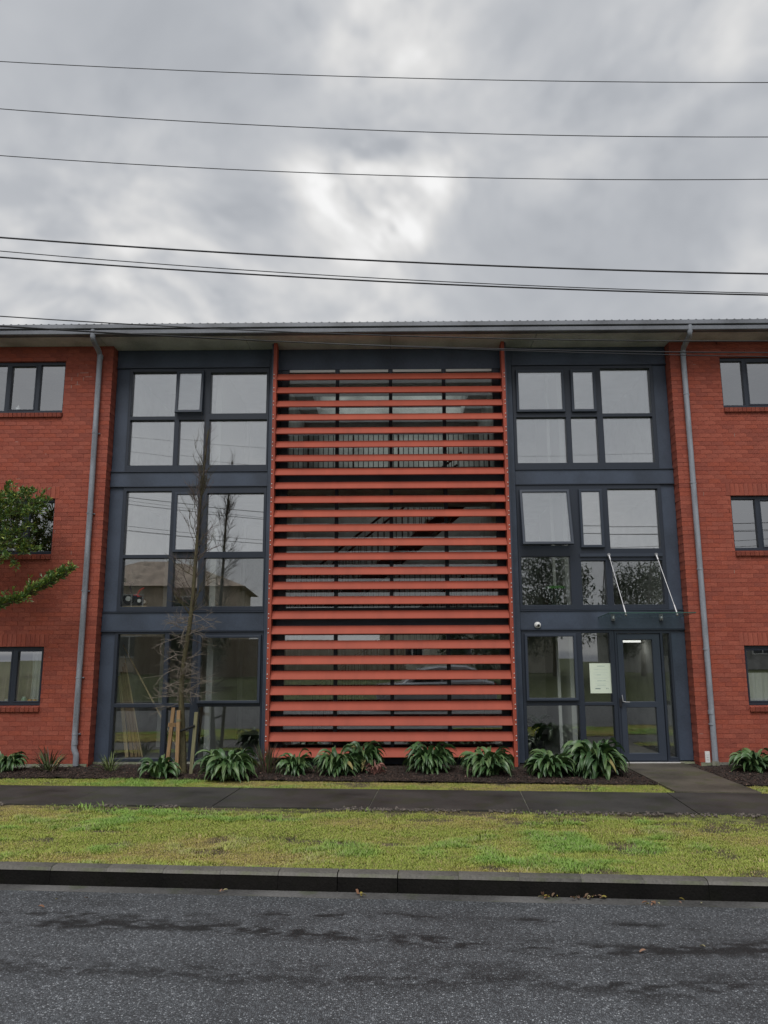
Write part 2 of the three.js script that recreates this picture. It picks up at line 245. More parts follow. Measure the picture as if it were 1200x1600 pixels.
  for (let i = 0; i < 46; i++) { const b = all[Math.floor(R1() * all.length)]; if (Math.abs(b.cx) > 6.3) continue; const hz = R1() < 0.55, l = 0.02 + R1() * 0.06; lime.push(hz ? new THREE.BoxGeometry(l, 0.005, 0.003).translate(b.cx + (R1() - 0.5) * 0.1, b.y1 + JT / 2, ZB - 0.003) : new THREE.BoxGeometry(0.005, CO * 0.8, 0.003).translate(s * b.x1 + s * JT / 2, b.cy, ZB - 0.003)); }
  if (s < 0) for (const b of all) if (b.cx > -5.32 && b.cx < -4.98 && b.cy > 6.1 && b.cy < 6.36) { if (R1() < 0.6) lime.push(new THREE.BoxGeometry((b.x1 - b.x0) * (0.3 + 0.5 * R1()), 0.006, 0.003).translate(b.cx + (R1() - 0.5) * 0.05, b.y1 + JT / 2, ZB - 0.002)); if (R1() < 0.6) lime.push(new THREE.BoxGeometry(0.006, CO * 0.85, 0.003).translate(-b.x1 - JT / 2, b.cy, ZB - 0.002)); }
  const lm = part('lime_streaks', lime, M.lime, wall); lm.userData.kind = 'stuff';
  part('plinth', S(4.7, 9.5, -0.12, 0.05, 0, ZB + 0.015), M.plinth, bld);

  // wing windows
  wins.forEach((w, k) => {
    const g = new THREE.Group(); g.name = 'window'; bld.add(g);
    const xi = s * w[0], xo = s * w[1], xa = Math.min(xi, xo), xb = Math.max(xi, xo);
    const cutsX = [w[0], ...w[4], w[1]], holes = [];
    for (let i = 0; i < cutsX.length - 1; i++) { const a = s * cutsX[i], b = s * cutsX[i + 1]; holes.push([Math.min(a, b) + 0.032, Math.max(a, b) - 0.032, w[2] + 0.05, w[3] - 0.055]); }
    part('frame', frameGeo(xa + 0.003, xb - 0.003, w[2] + 0.002, w[3] - 0.003, holes, 0.12, 0.075), M.frame, g);
    holes.forEach((h, i) => {
      if (i % 2 === 1 || k === 2) part('sash', frameGeo(h[0] - 0.004, h[1] + 0.004, h[2] - 0.004, h[3] + 0.004, [[h[0] + 0.02, h[1] - 0.02, h[2] + 0.02, h[3] - 0.02]], 0.15, 0.052), M.frame, g);
      const p = mesh('pane', new THREE.PlaneGeometry(h[1] - h[0] + 0.02, h[3] - h[2] + 0.02), M.glass, g); p.position.set((h[0] + h[1]) / 2, (h[2] + h[3]) / 2, 0.155); p.rotation.set((R1() - 0.5) * 0.004, (R1() - 0.5) * 0.006, 0);
    });
    // header-brick sill
    const sb = new THREE.BoxGeometry(0.0655, 0.068, 0.14), n = Math.round((w[1] - w[0]) / 0.0735);
    for (let i = 0; i < n; i++) { const m = new THREE.Mesh(sb, M.bricks[Math.floor(R1() * 6)]); m.name = 'sill_brick'; m.castShadow = m.receiveShadow = true; m.position.set(s * (w[0] + (i + 0.5) * (w[1] - w[0]) / n), w[2] - 0.041, ZB - 0.025); m.rotation.x = 0.18; g.add(m); }
    part('sill_bed', S(w[0] + 0.002, w[1] - 0.002, w[2] - 0.085, w[2] - 0.03, 0.1, ZB + 0.022), M.mortar, g);
  });
}

// ---------------------------------------------------------------- glazed bays
// panels of the dark blue cladding (z = 0 plane), butted end to end
const panel = (x0, x1, y0, y1, z1 = 0.03, z0 = -0.05) => part('cladding_panel', frameGeo(x0, x1, y0, y1, [], z0, z1 - z0, 0.003), M.clad, bld);
const flash = (x0, x1, y, h = 0.014, z1 = 0.05) => part('flashing', box(x0, x1, y, y + h, -0.03, z1), M.frameLit, bld);
for (const s of [-1, 1]) {
  const a = s < 0 ? -4.678 : 2.06, b = s < 0 ? -2.06 : 4.678;
  panel(a, b, 6.53, TOP, 0.05); flash(a, b, 6.512, 0.016, 0.075);
  panel(a, b, 4.455, 4.69, 0.05); flash(a, b, 4.692, 0.014, 0.07); flash(a, b, 4.438, 0.015, 0.07);
  panel(a, b, 2.075, 2.365, 0.05); flash(a, b, 2.367, 0.014, 0.07); flash(a, b, 2.058, 0.015, 0.07);
  const jx = s < 0 ? [-4.678, -4.455] : [4.455, 4.678];
  panel(jx[0], jx[1], 4.71, 6.51); panel(jx[0], jx[1], 2.384, 4.436); panel(jx[0], jx[1], 0.05, 2.056);
  const mx = s < 0 ? [-2.058, -1.985] : [1.945, 2.058];
  panel(mx[0], mx[1], 0.02, TOP, 0.06);
  part('plinth', box(a, s < 0 ? b : 3.5, -0.12, 0.05, -0.05, 0.06), M.plinth, bld);
  if (s > 0) part('threshold', box(3.5, 4.678, -0.1, 0.03, -0.05, 0.06), M.plinth, bld);
}
// one storey of a bay: outer frame with holes, panes, opening sashes
const RB = rng(77);
function pane(x0, x1, y0, y1, g, z = -0.01, mat = M.glass) { const p = mesh('pane', merge([new THREE.PlaneGeometry(x1 - x0, y1 - y0), new THREE.PlaneGeometry(x1 - x0, y1 - y0).translate(0, 0, -0.014)]), mat, g); p.position.set((x0 + x1) / 2, (y0 + y1) / 2, z); p.rotation.set((RB() - 0.5) * 0.006, (RB() - 0.5) * 0.006, 0); return p; }
function sash(x0, x1, y0, y1, bar, g, open = 0, z = 0.03, depth = 0.05) { // hinged at its top edge
  const q = new THREE.Group(); q.name = 'sash'; q.position.set(0, y1, z); q.rotation.x = -open; g.add(q);
  const f = part('sash_frame', frameGeo(x0, x1, y0 - y1, 0, [[x0 + bar, x1 - bar, y0 - y1 + bar, -bar]], 0, depth, 0.006), M.frameLit, q);
  const p = mesh('pane', merge([new THREE.PlaneGeometry(x1 - x0 - 2 * bar + 0.02, y1 - y0 - 2 * bar + 0.02), new THREE.PlaneGeometry(x1 - x0 - 2 * bar + 0.02, y1 - y0 - 2 * bar + 0.02).translate(0, 0, -0.014)]), y1 < 2.1 ? M.glassGround : M.glass, q);
  p.position.set((x0 + x1) / 2, (y0 - y1) / 2, depth * 0.6); return q;
}
function bayStorey(x0, x1, y0, y1, lights, extra = {}) {
  const g = new THREE.Group(); g.name = 'bay_window'; bld.add(g);
  part('frame', frameGeo(x0, x1, y0, y1, lights.map((l) => l.slice(0, 4)), -0.05, 0.1, 0.005), M.frame, g);
  for (const l of lights) if (l[4] !== undefined) { const [a, b, c, d, open] = l; sash(a - 0.03, b + 0.03, c - 0.03, d + 0.03, 0.045, g, open, 0.048); } else pane(l[0] - 0.01, l[1] + 0.01, l[2] - 0.01, l[3] + 0.01, g, -0.01, y0 < 1 ? M.glassGround : l[3] < 3.3 ? M.glassLow : M.glass);
  return g;
}
// left bay
bayStorey(-4.453, -2.062, 4.708, 6.51, [[-4.405, -3.655, 5.66, 6.45], [-3.60, -3.20, 5.72, 6.42, 0.08], [-3.06, -2.11, 5.705, 6.43], [-4.405, -3.655, 4.81, 5.595], [-3.575, -3.15, 4.81, 5.595], [-3.06, -2.09, 4.81, 5.595]]);
bayStorey(-4.453, -2.062, 2.383, 4.436, [[-4.395, -3.645, 3.305, 4.365], [-3.55, -3.175, 3.37, 4.31, 0.0], [-3.05, -2.11, 3.35, 4.325], [-4.395, -3.645, 2.46, 3.245], [-3.56, -3.16, 2.46, 3.245], [-3.06, -2.09, 2.46, 3.245]]);
bayStorey(-4.453, -2.062, 0.052, 2.056, [[-4.4, -3.645, 0.935, 2.02], [-3.57, -3.2, 0.935, 2.02], [-3.06, -2.12, 0.965, 1.97, 0], [-4.4, -3.645, 0.1, 0.875], [-3.57, -3.2, 0.1, 0.875], [-3.07, -2.09, 0.1, 0.885]]);
// right bay
bayStorey(2.062, 4.453, 4.708, 6.51, [[2.15, 2.905, 5.71, 6.395, 0], [3.075, 3.435, 5.71, 6.395, 0], [3.565, 4.395, 5.66, 6.455], [2.115, 2.945, 4.81, 5.6], [3.03, 3.47, 4.81, 5.6], [3.57, 4.395, 4.81, 5.6]]);
bayStorey(2.062, 4.453, 2.383, 4.436, [[2.14, 2.90, 3.42, 4.31, 0.19], [3.115, 3.44, 3.41, 4.32, 0], [3.57, 4.395, 3.37, 4.36], [2.11, 2.90, 2.46, 3.24], [3.08, 3.475, 2.46, 3.17], [3.58, 4.395, 2.46, 3.17]]);
// ground floor right: fixed lights and the entrance door
bayStorey(2.062, 3.545, 0.052, 2.056, [[2.14, 2.90, 0.99, 1.97, 0], [3.03, 3.47, 0.935, 2.01], [2.115, 2.94, 0.1, 0.885], [3.03, 3.485, 0.1, 0.885]]);
{
  const d = new THREE.Group(); d.name = 'entrance_door'; bld.add(d);
  part('door_frame', frameGeo(3.548, 4.453, 0.032, 2.056, [[3.585, 4.275, 0.04, 2.0], [4.315, 4.42, 0.1, 2.0]], -0.05, 0.1, 0.004), M.frame, d);
  part('door_leaf', frameGeo(3.59, 4.27, 0.045, 1.995, [[3.685, 4.15, 0.94, 1.9], [3.685, 4.15, 0.16, 0.85]], -0.025, 0.06, 0.006), M.frameLit, d);
  pane(3.675, 4.16, 0.93, 1.91, d, 0.0, M.glassGround); pane(3.675, 4.16, 0.15, 0.86, d, 0.0, M.glassGround); pane(4.31, 4.425, 0.095, 2.005, d, -0.01, M.glassGround);
  const h = new THREE.Group(); h.name = 'handle'; d.add(h);
  part('lock_plate', new THREE.BoxGeometry(0.04, 0.13, 0.012).translate(3.585, 0.93, 0.058), M.black, h);
  part('lever', [rod(V(3.615, 1.045, 0.06), V(3.622, 0.945, 0.075), 0.009), tube([V(3.622, 0.95, 0.04), V(3.622, 0.945, 0.085), V(3.66, 0.938, 0.09), V(3.72, 0.936, 0.09)], 0.009, 0.008, 8, true)], M.steel, h);
  part('kick_sill', box(3.55, 4.45, 0.005, 0.03, 0.052, 0.09), M.bolt, d);
}

// ---------------------------------------------------------------- louvre screen and stairwell glazing
{
  const scr = new THREE.Group(); scr.name = 'louvre_screen'; bld.add(scr);
  for (const [s, xa, xb] of [[-1, -1.955, -1.9], [1, 1.852, 1.905]]) {
    const p = part('post', [box(xa, xb, 0.0, TOP, 0.16, 0.33)], M.red, scr);
    const oa = s < 0 ? xa - 0.028 : xb + 0.002;
    part('side_channel', box(oa, oa + 0.026, 0.02, TOP, 0.062, 0.29), M.clad, scr);
    const bolts = []; for (let k = 0; k < 27; k++) for (const dy of [0.02, 0.085]) bolts.push(new THREE.SphereGeometry(0.0095, 6, 4).translate((xa + xb) / 2 + s * 0.012, 6.198 - 0.233 * k + dy, 0.333));
    const b = part('bolts', bolts, M.bolt, p); b.userData.kind = 'stuff';
  }
  const prof = (z, y) => [[z, y + 0.010], [z - 0.043, y + 0.072], [z - 0.1, y + 0.135], [z - 0.11, y + 0.131], [z - 0.058, y + 0.066], [z - 0.05, y + 0.004], [z - 0.042, y], [z - 0.004, y], [z, y + 0.003]];
  const slatG = alongX(prof(0, 0), -1.898, 1.85); worldUV(slatG);
  const slatGs = [0, 1, 2, 3, 4].map((v) => { const g = slatG.clone(), uv = g.attributes.uv.clone(); for (let i = 0; i < uv.count; i++) uv.setXY(i, uv.getX(i) + v * 0.83, uv.getY(i) + v * 0.37); g.setAttribute('uv', uv); return g; });
  const RS = rng(5);
  for (let k = 0; k < 27; k++) { const m = new THREE.Mesh(slatGs[k % 5], M.reds[Math.floor(RS() * 4)]); m.name = 'slat'; m.castShadow = m.receiveShadow = true; m.position.set(0, 6.198 - 0.233 * k + (RS() - 0.5) * 0.005, 0.31 + (RS() - 0.5) * 0.003); m.rotation.z = (RS() - 0.5) * 0.0016; scr.add(m); }

  // curtain wall behind the slats
  const mxs = [-1.76, -0.905, 0.0, 0.905, 1.76];
  const gl = new THREE.Group(); gl.name = 'stairwell_glazing'; bld.add(gl);
  const ys = [[4.72, 6.47], [2.39, 4.42], [0.1, 2.03]];
  for (const [storey, [y0, y1]] of ys.entries()) {
    const holes = []; for (let i = 0; i < 4; i++) holes.push([mxs[i] + 0.03, mxs[i + 1] - 0.03, y0 + 0.04, y1 - 0.03]);
    part('frame', frameGeo(-1.86, 1.86, y0, y1, holes, -0.06, 0.09, 0.004), M.frame, gl);
    for (const h of holes) pane(h[0] - 0.01, h[1] + 0.01, h[2] - 0.01, h[3] + 0.01, gl, -0.02, M.glassStair[storey]);
  }
  part('cladding_panel', box(-1.983, 1.943, 6.475, TOP, -0.05, 0.035), M.clad, bld);
  part('daylight_strip', [0, 1, 2, 3].map((i) => box(mxs[i] + 0.04, mxs[i + 1] - 0.04, 6.425, 6.468, 0.031, 0.04)), M.white, gl);  // white strips painted in for the daylight streak above the top slat
  part('cladding_panel', box(-1.983, 1.943, 4.425, 4.715, -0.05, 0.03), M.clad, bld);
  part('cladding_panel', box(-1.983, 1.943, 2.035, 2.385, -0.05, 0.03), M.clad, bld);
  part('cladding_panel', box(-1.983, 1.943, -0.1, 0.095, -0.05, 0.03), M.clad, bld);
  part('jamb', box(-1.983, -1.865, 0.1, 6.47, -0.05, 0.03), M.frame, gl); part('jamb', box(1.865, 1.943, 0.1, 6.47, -0.05, 0.03), M.frame, gl);

  // stairwell: floors, walls, straight flights rising to the right, balustrades
  part('floor_slab', box(-1.86, 1.86, -0.06, 0.08, -3.6, -0.06), M.carpet, bld);
  for (const y of [2.22, 4.58]) part('landing', box(-1.86, 1.86, y - 0.17, y, -1.75, -0.07), M.stairWall, bld);
  part('interior_wall', box(-1.86, 1.86, 0.08, TOP, -3.6, -3.45), M.stairWall, bld);
  part('ceiling', [box(-1.86, 1.86, TOP - 0.25, TOP - 0.2, -1.7, -0.06), box(-1.86, 1.86, TOP - 0.25, TOP - 0.2, -3.45, -3.25), box(-1.86, -1.5, TOP - 0.25, TOP - 0.2, -3.25, -1.7), box(1.5, 1.86, TOP - 0.25, TOP - 0.2, -3.25, -1.7)], M.stairWall, bld);
  const barG = new THREE.BoxGeometry(0.014, 0.9, 0.014), postG = new THREE.BoxGeometry(0.03, 1.0, 0.03);
  for (const y of [2.22, 4.58]) {
    const b = new THREE.Group(); b.name = 'balustrade'; bld.add(b);
    part('handrail', box(-1.85, 1.85, y + 0.95, y + 0.99, -0.72, -0.68), M.black, b); part('bottom_rail', box(-1.85, 1.85, y + 0.05, y + 0.08, -0.712, -0.688), M.black, b);
    for (let i = 0; i < 42; i++) { const x = -1.82 + i * 0.0888, post = i % 9 === 4; const m = new THREE.Mesh(post ? postG : barG, M.black); m.name = post ? 'newel_post' : 'baluster'; m.position.set(x, y + 0.5, -0.7); m.castShadow = true; b.add(m); }
  }
  for (let f = 0; f < 2; f++) {
    const st = new THREE.Group(); st.name = 'staircase'; bld.add(st);
    const ya = FL[f], yb = FL[f + 1], n = 12, run = 2.85 / n, rise = (yb - ya) / n;
    for (let i = 0; i < n; i++) part('step', box(-1.5 + i * run, -1.5 + (i + 1) * run + 0.03, ya + i * rise + 0.02, ya + (i + 1) * rise, -2.75, -1.8), M.stairWall, st);
    for (const z of [-1.79, -2.78]) {
      part('stringer', profile([[-1.55, ya], [-1.3, ya], [1.45, yb - 0.12], [1.45, yb + 0.02], [1.3, yb + 0.02], [-1.55, ya + 0.12]], 0.04).translate(0, 0, z), M.black, st);
      part('handrail', rod(V(-1.5, ya + 0.98, z + 0.02), V(1.35, yb + 0.9, z + 0.02), 0.022), M.black, st);
      for (let i = 0; i < 24; i++) { const m = new THREE.Mesh(barG, M.black); m.name = 'baluster'; m.position.set(-1.44 + i * 0.118, ya + 0.5 + i * 0.118 * (yb - ya) / 2.85, z + 0.02); m.castShadow = true; st.add(m); }
    }
  }
}

// ---------------------------------------------------------------- eaves, gutter, roof, pipes
{
  for (let i = 0; i < 8; i++) part('soffit_panel', box(-9.6 + i * 2.4 + 0.004, -9.6 + (i + 1) * 2.4 - 0.004, TOP + 0.002, TOP + 0.02, -0.06, 0.655), M.soffit, bld);
  part('fascia', box(-9.6, 9.6, 6.83, 6.98, 0.657, 0.68), M.gutter, bld);
  part('gutter', alongX([[0.682, 6.835], [0.76, 6.828], [0.775, 6.84], [0.775, 6.9], [0.765, 6.908], [0.682, 6.908]], -9.7, 9.7), M.gutter, bld);
  part('roof_edge_flashing', alongX([[0.70, 6.922], [0.782, 6.922], [0.79, 6.93], [0.785, 6.998], [0.70, 7.01]], -9.7, 9.7), M.gutter, bld);
  const pitch = Math.tan(0.16), nx = 19.4 / 0.0155 | 0, rib = (x) => 0.021 * Math.pow(Math.max(0, Math.cos(x / 0.124 * 2 * Math.PI)), 1.5);
  const slope = (z0, z1, sgn, xa = -9.7, xb = 9.7) => grid(Math.round(nx * (xb - xa) / 19.4), 1, (u, v) => { const x = lerp(xa, xb, u), z = lerp(z0, z1, v), y = 7.0 + Math.abs((sgn > 0 ? 0.76 : -8) - z) * pitch; return [x, y + rib(x), z]; });
  const back = slope(-3.62, -8, -1), fronts = [slope(0.76, -1.7, 1), slope(-1.7, -3.25, 1, -9.7, -1.5), slope(-1.7, -3.25, 1, 1.5, 9.7), slope(-3.25, -3.62, 1)];
  for (const f of fronts) { f.index.array.reverse(); f.computeVertexNormals(); }
  part('roof', [...fronts, back, box(-9.65, 9.65, TOP + 0.02, TOP + 0.12, -1.7, -0.07), box(-9.65, 9.65, TOP + 0.02, TOP + 0.12, -7.6, -3.25), box(-9.65, -1.5, TOP + 0.02, TOP + 0.12, -3.25, -1.7), box(1.5, 9.65, TOP + 0.02, TOP + 0.12, -3.25, -1.7)], M.roof, bld);
  const sl = new THREE.Group(); sl.name = 'added_skylight'; bld.add(sl);  // roof light added to bring daylight into the dark stairwell
  part('upstand', [box(-1.53, -1.5, TOP - 0.2, 7.75, -3.28, -1.67), box(1.5, 1.53, TOP - 0.2, 7.75, -3.28, -1.67), box(-1.5, 1.5, TOP - 0.2, 7.75, -1.7, -1.67), box(-1.5, 1.5, TOP - 0.2, 7.75, -3.28, -3.25)], M.stairWall, sl);
  part('pane', new THREE.PlaneGeometry(3.04, 1.6).rotateX(-Math.PI / 2).translate(0, 7.755, -2.475), M.glassClear, sl);
  for (const [xw, xg] of [[-4.885, -4.85], [4.885, 4.85]]) {
    const p = new THREE.Group(); p.name = 'downpipe'; bld.add(p);
    const left = xw < 0, zw = ZB + 0.06;
    const low = left ? [V(xw, 0.36, zw), V(xw, 0.28, zw), V(xw + 0.035, 0.2, zw), V(xw + 0.04, 0.15, zw), V(xw + 0.04, 0.03, zw)] : [V(xw + 0.012, 0.06, zw)];
    part('pipe', [tube([V(xg, 6.93, 0.74), V(xg, 6.80, 0.74), V(lerp(xg, xw, 0.1), 6.755, 0.705), V(lerp(xg, xw, 0.9), 6.695, zw + 0.06), V(xw, 6.65, zw), V(xw, 6.3, zw), V(xw + 0.006, 3, zw), ...low], 0.044, 0.044, 14, true)], M.pipe, p);
    for (const y of left ? [5.3, 3.95, 2.7, 1.35, 0.5] : [5.9, 4.4, 3.0, 1.75, 0.62]) part('bracket', [new THREE.CylinderGeometry(0.048, 0.048, 0.02, 14).translate(xw, y, zw), box(xw - 0.02, xw + 0.07, y - 0.008, y + 0.008, ZB, ZB + 0.03)], M.pipe, p);
    for (const y of [6.62, left ? 0.37 : 0.8]) part('collar', new THREE.CylinderGeometry(0.049, 0.049, 0.06, 14).translate(xw + 0.004, y, zw), M.pipe, p);
    if (!left) part('boot', new THREE.CylinderGeometry(0.054, 0.054, 0.07, 14).translate(xw + 0.012, 0.045, zw), M.plinth, p);
  }
  const v = part('wall_vent', box(4.765, 4.835, 0.05, 0.215, ZB, ZB + 0.02), M.white, bld);
  part('vent_slot', [0, 1, 2].map((i) => box(4.78, 4.82, 0.09 + i * 0.035, 0.1 + i * 0.035, ZB + 0.02, ZB + 0.023)), M.stairWall, v);
}

// entrance canopy: glass sheet hung on two steel rods
{
  const c = new THREE.Group(); c.name = 'entrance_canopy'; bld.add(c);
  const g = part('glass_sheet', new THREE.BoxGeometry(1.3, 0.012, 0.66).rotateX(-0.06).translate(3.96, 2.275, 0.385), M.canopy, c);
  part('front_edge', [new THREE.BoxGeometry(1.3, 0.014, 0.006).translate(3.96, 2.296, 0.718), new THREE.BoxGeometry(0.006, 0.014, 0.66).rotateX(-0.06).translate(3.306, 2.275, 0.385), new THREE.BoxGeometry(0.006, 0.014, 0.66).rotateX(-0.06).translate(4.614, 2.275, 0.385)], std([0.05, 0.11, 0.09], 0.2), c);
  part('mounting_rail', box(3.06, 4.40, 3.235, 3.285, 0.052, 0.075), M.frameLit, c);
  for (const [xt, xb] of [[3.52, 3.565], [4.285, 4.345]]) {
    part('rod', [rod(V(xt, 3.26, 0.1), V(xb, 2.30, 0.66), 0.0085), new THREE.CylinderGeometry(0.026, 0.026, 0.04, 12).rotateX(Math.PI / 2).translate(xt, 3.26, 0.09), rod(V(lerp(xt, xb, 0.02), 3.24, 0.11), V(lerp(xt, xb, 0.1), 3.165, 0.156), 0.018), rod(V(lerp(xt, xb, 0.88), 2.415, 0.593), V(xb, 2.28, 0.67), 0.016), new THREE.SphereGeometry(0.02, 10, 6).translate(xb, 2.265, 0.67)], M.steel, c);
    part('clamp', [new THREE.BoxGeometry(0.05, 0.05, 0.05).translate(xt + 0.015, 2.23, 0.075), new THREE.SphereGeometry(0.02, 10, 6).translate(xt + 0.015, 2.235, 0.115)], M.steel, c);
  }
}

// ---------------------------------------------------------------- ground, verge, footpath, kerb, road
const T_STRIP = 1.66, T_PATH0 = 2.27, T_PATH1 = 3.49, T_KERB0 = 5.84, T_FACE = 5.975, T_SEAL = 6.17, T_FAR = 15.0;
const bank = (t) => 0.02 + 0.62 * smooth(T_FAR, 24, t);
const roadY = (t) => -0.15 + 0.11 * Math.sin(Math.PI * clamp((t - T_FACE) / (T_FAR - T_FACE)));
{
  const ts = [-90, -60, -30, -10, 0, 3, 5, 5.6, 10, T_FAR + 0.02, T_FAR + 0.06, 16, 17, 18, 19, 20, 21, 22, 23, 24, 30, 50, 80, 110];
  const g = grid(60, ts.length - 1, (u, v) => { const s = lerp(-110, 110, u), t = ts[Math.round(v * (ts.length - 1))]; return ST(s, t, t <= 5 ? -0.075 : t < T_FAR + 0.03 ? -0.4 : bank(t) - 0.02); });
  const m = structure('ground', g, M.lawnFar, 'rough grass ground running out beyond the street', true);
}
// lawn colour: greens, straw yellow and worn brown patches
function turf(x, z) { const a = fbm(x * 1.1 + 4, z * 2.2, 4, 301), b = fbm(x * 3.5, z * 5, 3, 311), c = fbm(x * 0.5 + 9, z * 1.3, 3, 321); return { dry: smooth(0.42, 0.68, a * 0.6 + c * 0.4), lush: smooth(0.5, 0.66, b * 0.45 + fbm(x * 0.9, z * 1.4, 3, 331) * 0.55), bare: Math.max(smooth(0.6, 0.72, fbm(x * 2.4, z * 4, 4, 341)), worn0(x, z)) }; }
function worn0(x, z) { const [s, t] = inv(x, z), w = Math.exp(-Math.pow((s - 3.4) / 2.3, 2) - Math.pow((t - 3.88) / 0.3, 2)) + 0.6 * Math.exp(-Math.pow((s + 1.5) / 4, 2) - Math.pow((t - 3.62) / 0.12, 2)); return clamp(w * smooth(0.42, 0.58, fbm(x * 2.2, z * 5, 4, 351)) * 1.3); }
const soilCol = (p) => { const q = turf(p[0], p[2]); const k = 0.85 + 0.3 * vnoise(p[0] * 14, p[2] * 14, 3); const c = [lerp(0.5, 0.62, q.dry) * k, lerp(0.55, 0.5, q.dry) * k, lerp(0.14, 0.16, q.dry) * k], b = q.bare * 0.85; return [lerp(c[0], 0.3 * k, b), lerp(c[1], 0.22 * k, b), lerp(c[2], 0.14 * k, b)]; };
const vergeY = (x, z) => { const [s, t] = inv(x, z), n = (fbm(x * 2, z * 2, 3, 51) - 0.5) * 0.035; return lerp(-0.012, -0.03, (t - T_PATH1) / (T_KERB0 - T_PATH1)) + n * smooth(0, 0.25, Math.min(t - T_PATH1, T_KERB0 - t)); };
{
  const g = grid(300, 48, (u, v) => { const p = ST(lerp(-15, 15, u), lerp(T_PATH1 - 0.02, T_KERB0 + 0.03, v)); p[1] = vergeY(p[0], p[2]); return p; }, soilCol);
  structure('verge_lawn', g, M.soil, 'patchy yellow green grass verge between footpath and kerb', true);
  const h = grid(300, 8, (u, v) => { const p = ST(lerp(-15, 15, u), lerp(T_STRIP - 0.1, T_PATH0 + 0.02, v)); p[1] = -0.014 + 0.012 * vnoise(p[0] * 5, p[2] * 5, 9); return p; }, soilCol);
  structure('lawn_strip', h, M.soil, 'narrow strip of bright grass along the footpath', true);
}
// mulch beds
const inEntry = (x) => x > 3.47 && x < 4.52;
const mulchY = (x, z) => -0.012 + 0.035 * fbm(x * 3, z * 3, 3, 61) + 0.012 * vnoise(x * 22, z * 22, 4);
{
  for (const [a, b, l] of [[-9.5, 3.475, 'dark bark mulch bed under the windows'], [4.515, 9.5, 'dark bark mulch bed right of the entry path']]) {
    const g = grid(Math.round((b - a) * 26), 44, (u, v) => { const x = lerp(a, b, u), zf = ST(x / SC + T_STRIP * SS, T_STRIP)[2]; const z = lerp(0.03, zf + 0.03, v); return [x, mulchY(x, z), z]; });
    structure('mulch_bed', g, M.mulch, l, true);
  }
  const r = rng(500), list = [], cols = [], q = new THREE.Quaternion(), e = new THREE.Euler();
  while (list.length < 17000) { const x = lerp(-7.5, 7.5, r()); if (inEntry(x)) continue; const zf = ST(x / SC + T_STRIP * SS, T_STRIP)[2] + 0.02; const z = 0.05 + Math.sqrt(r()) * (zf - 0.05); e.set((r() - 0.5) * 1.4, r() * 6.3, (r() - 0.5) * 1.4); const l = 0.012 + r() * r() * 0.04; list.push(new THREE.Matrix4().compose(V(x, mulchY(x, z) + 0.006, z), q.setFromEuler(e).clone(), V(l, 0.003 + r() * 0.004, 0.006 + r() * 0.012))); const k = 0.35 + r() * 1.0 + (r() < 0.03 ? 2.4 : 0); cols.push(rgb(0.05 * k, 0.031 * k, 0.024 * k)); }
  tag(instanced('bark_chips', new THREE.BoxGeometry(1, 1, 1), M.chips, list, null, cols), 'loose dark bark chips covering the planting beds', 'mulch', null, 'stuff');
}
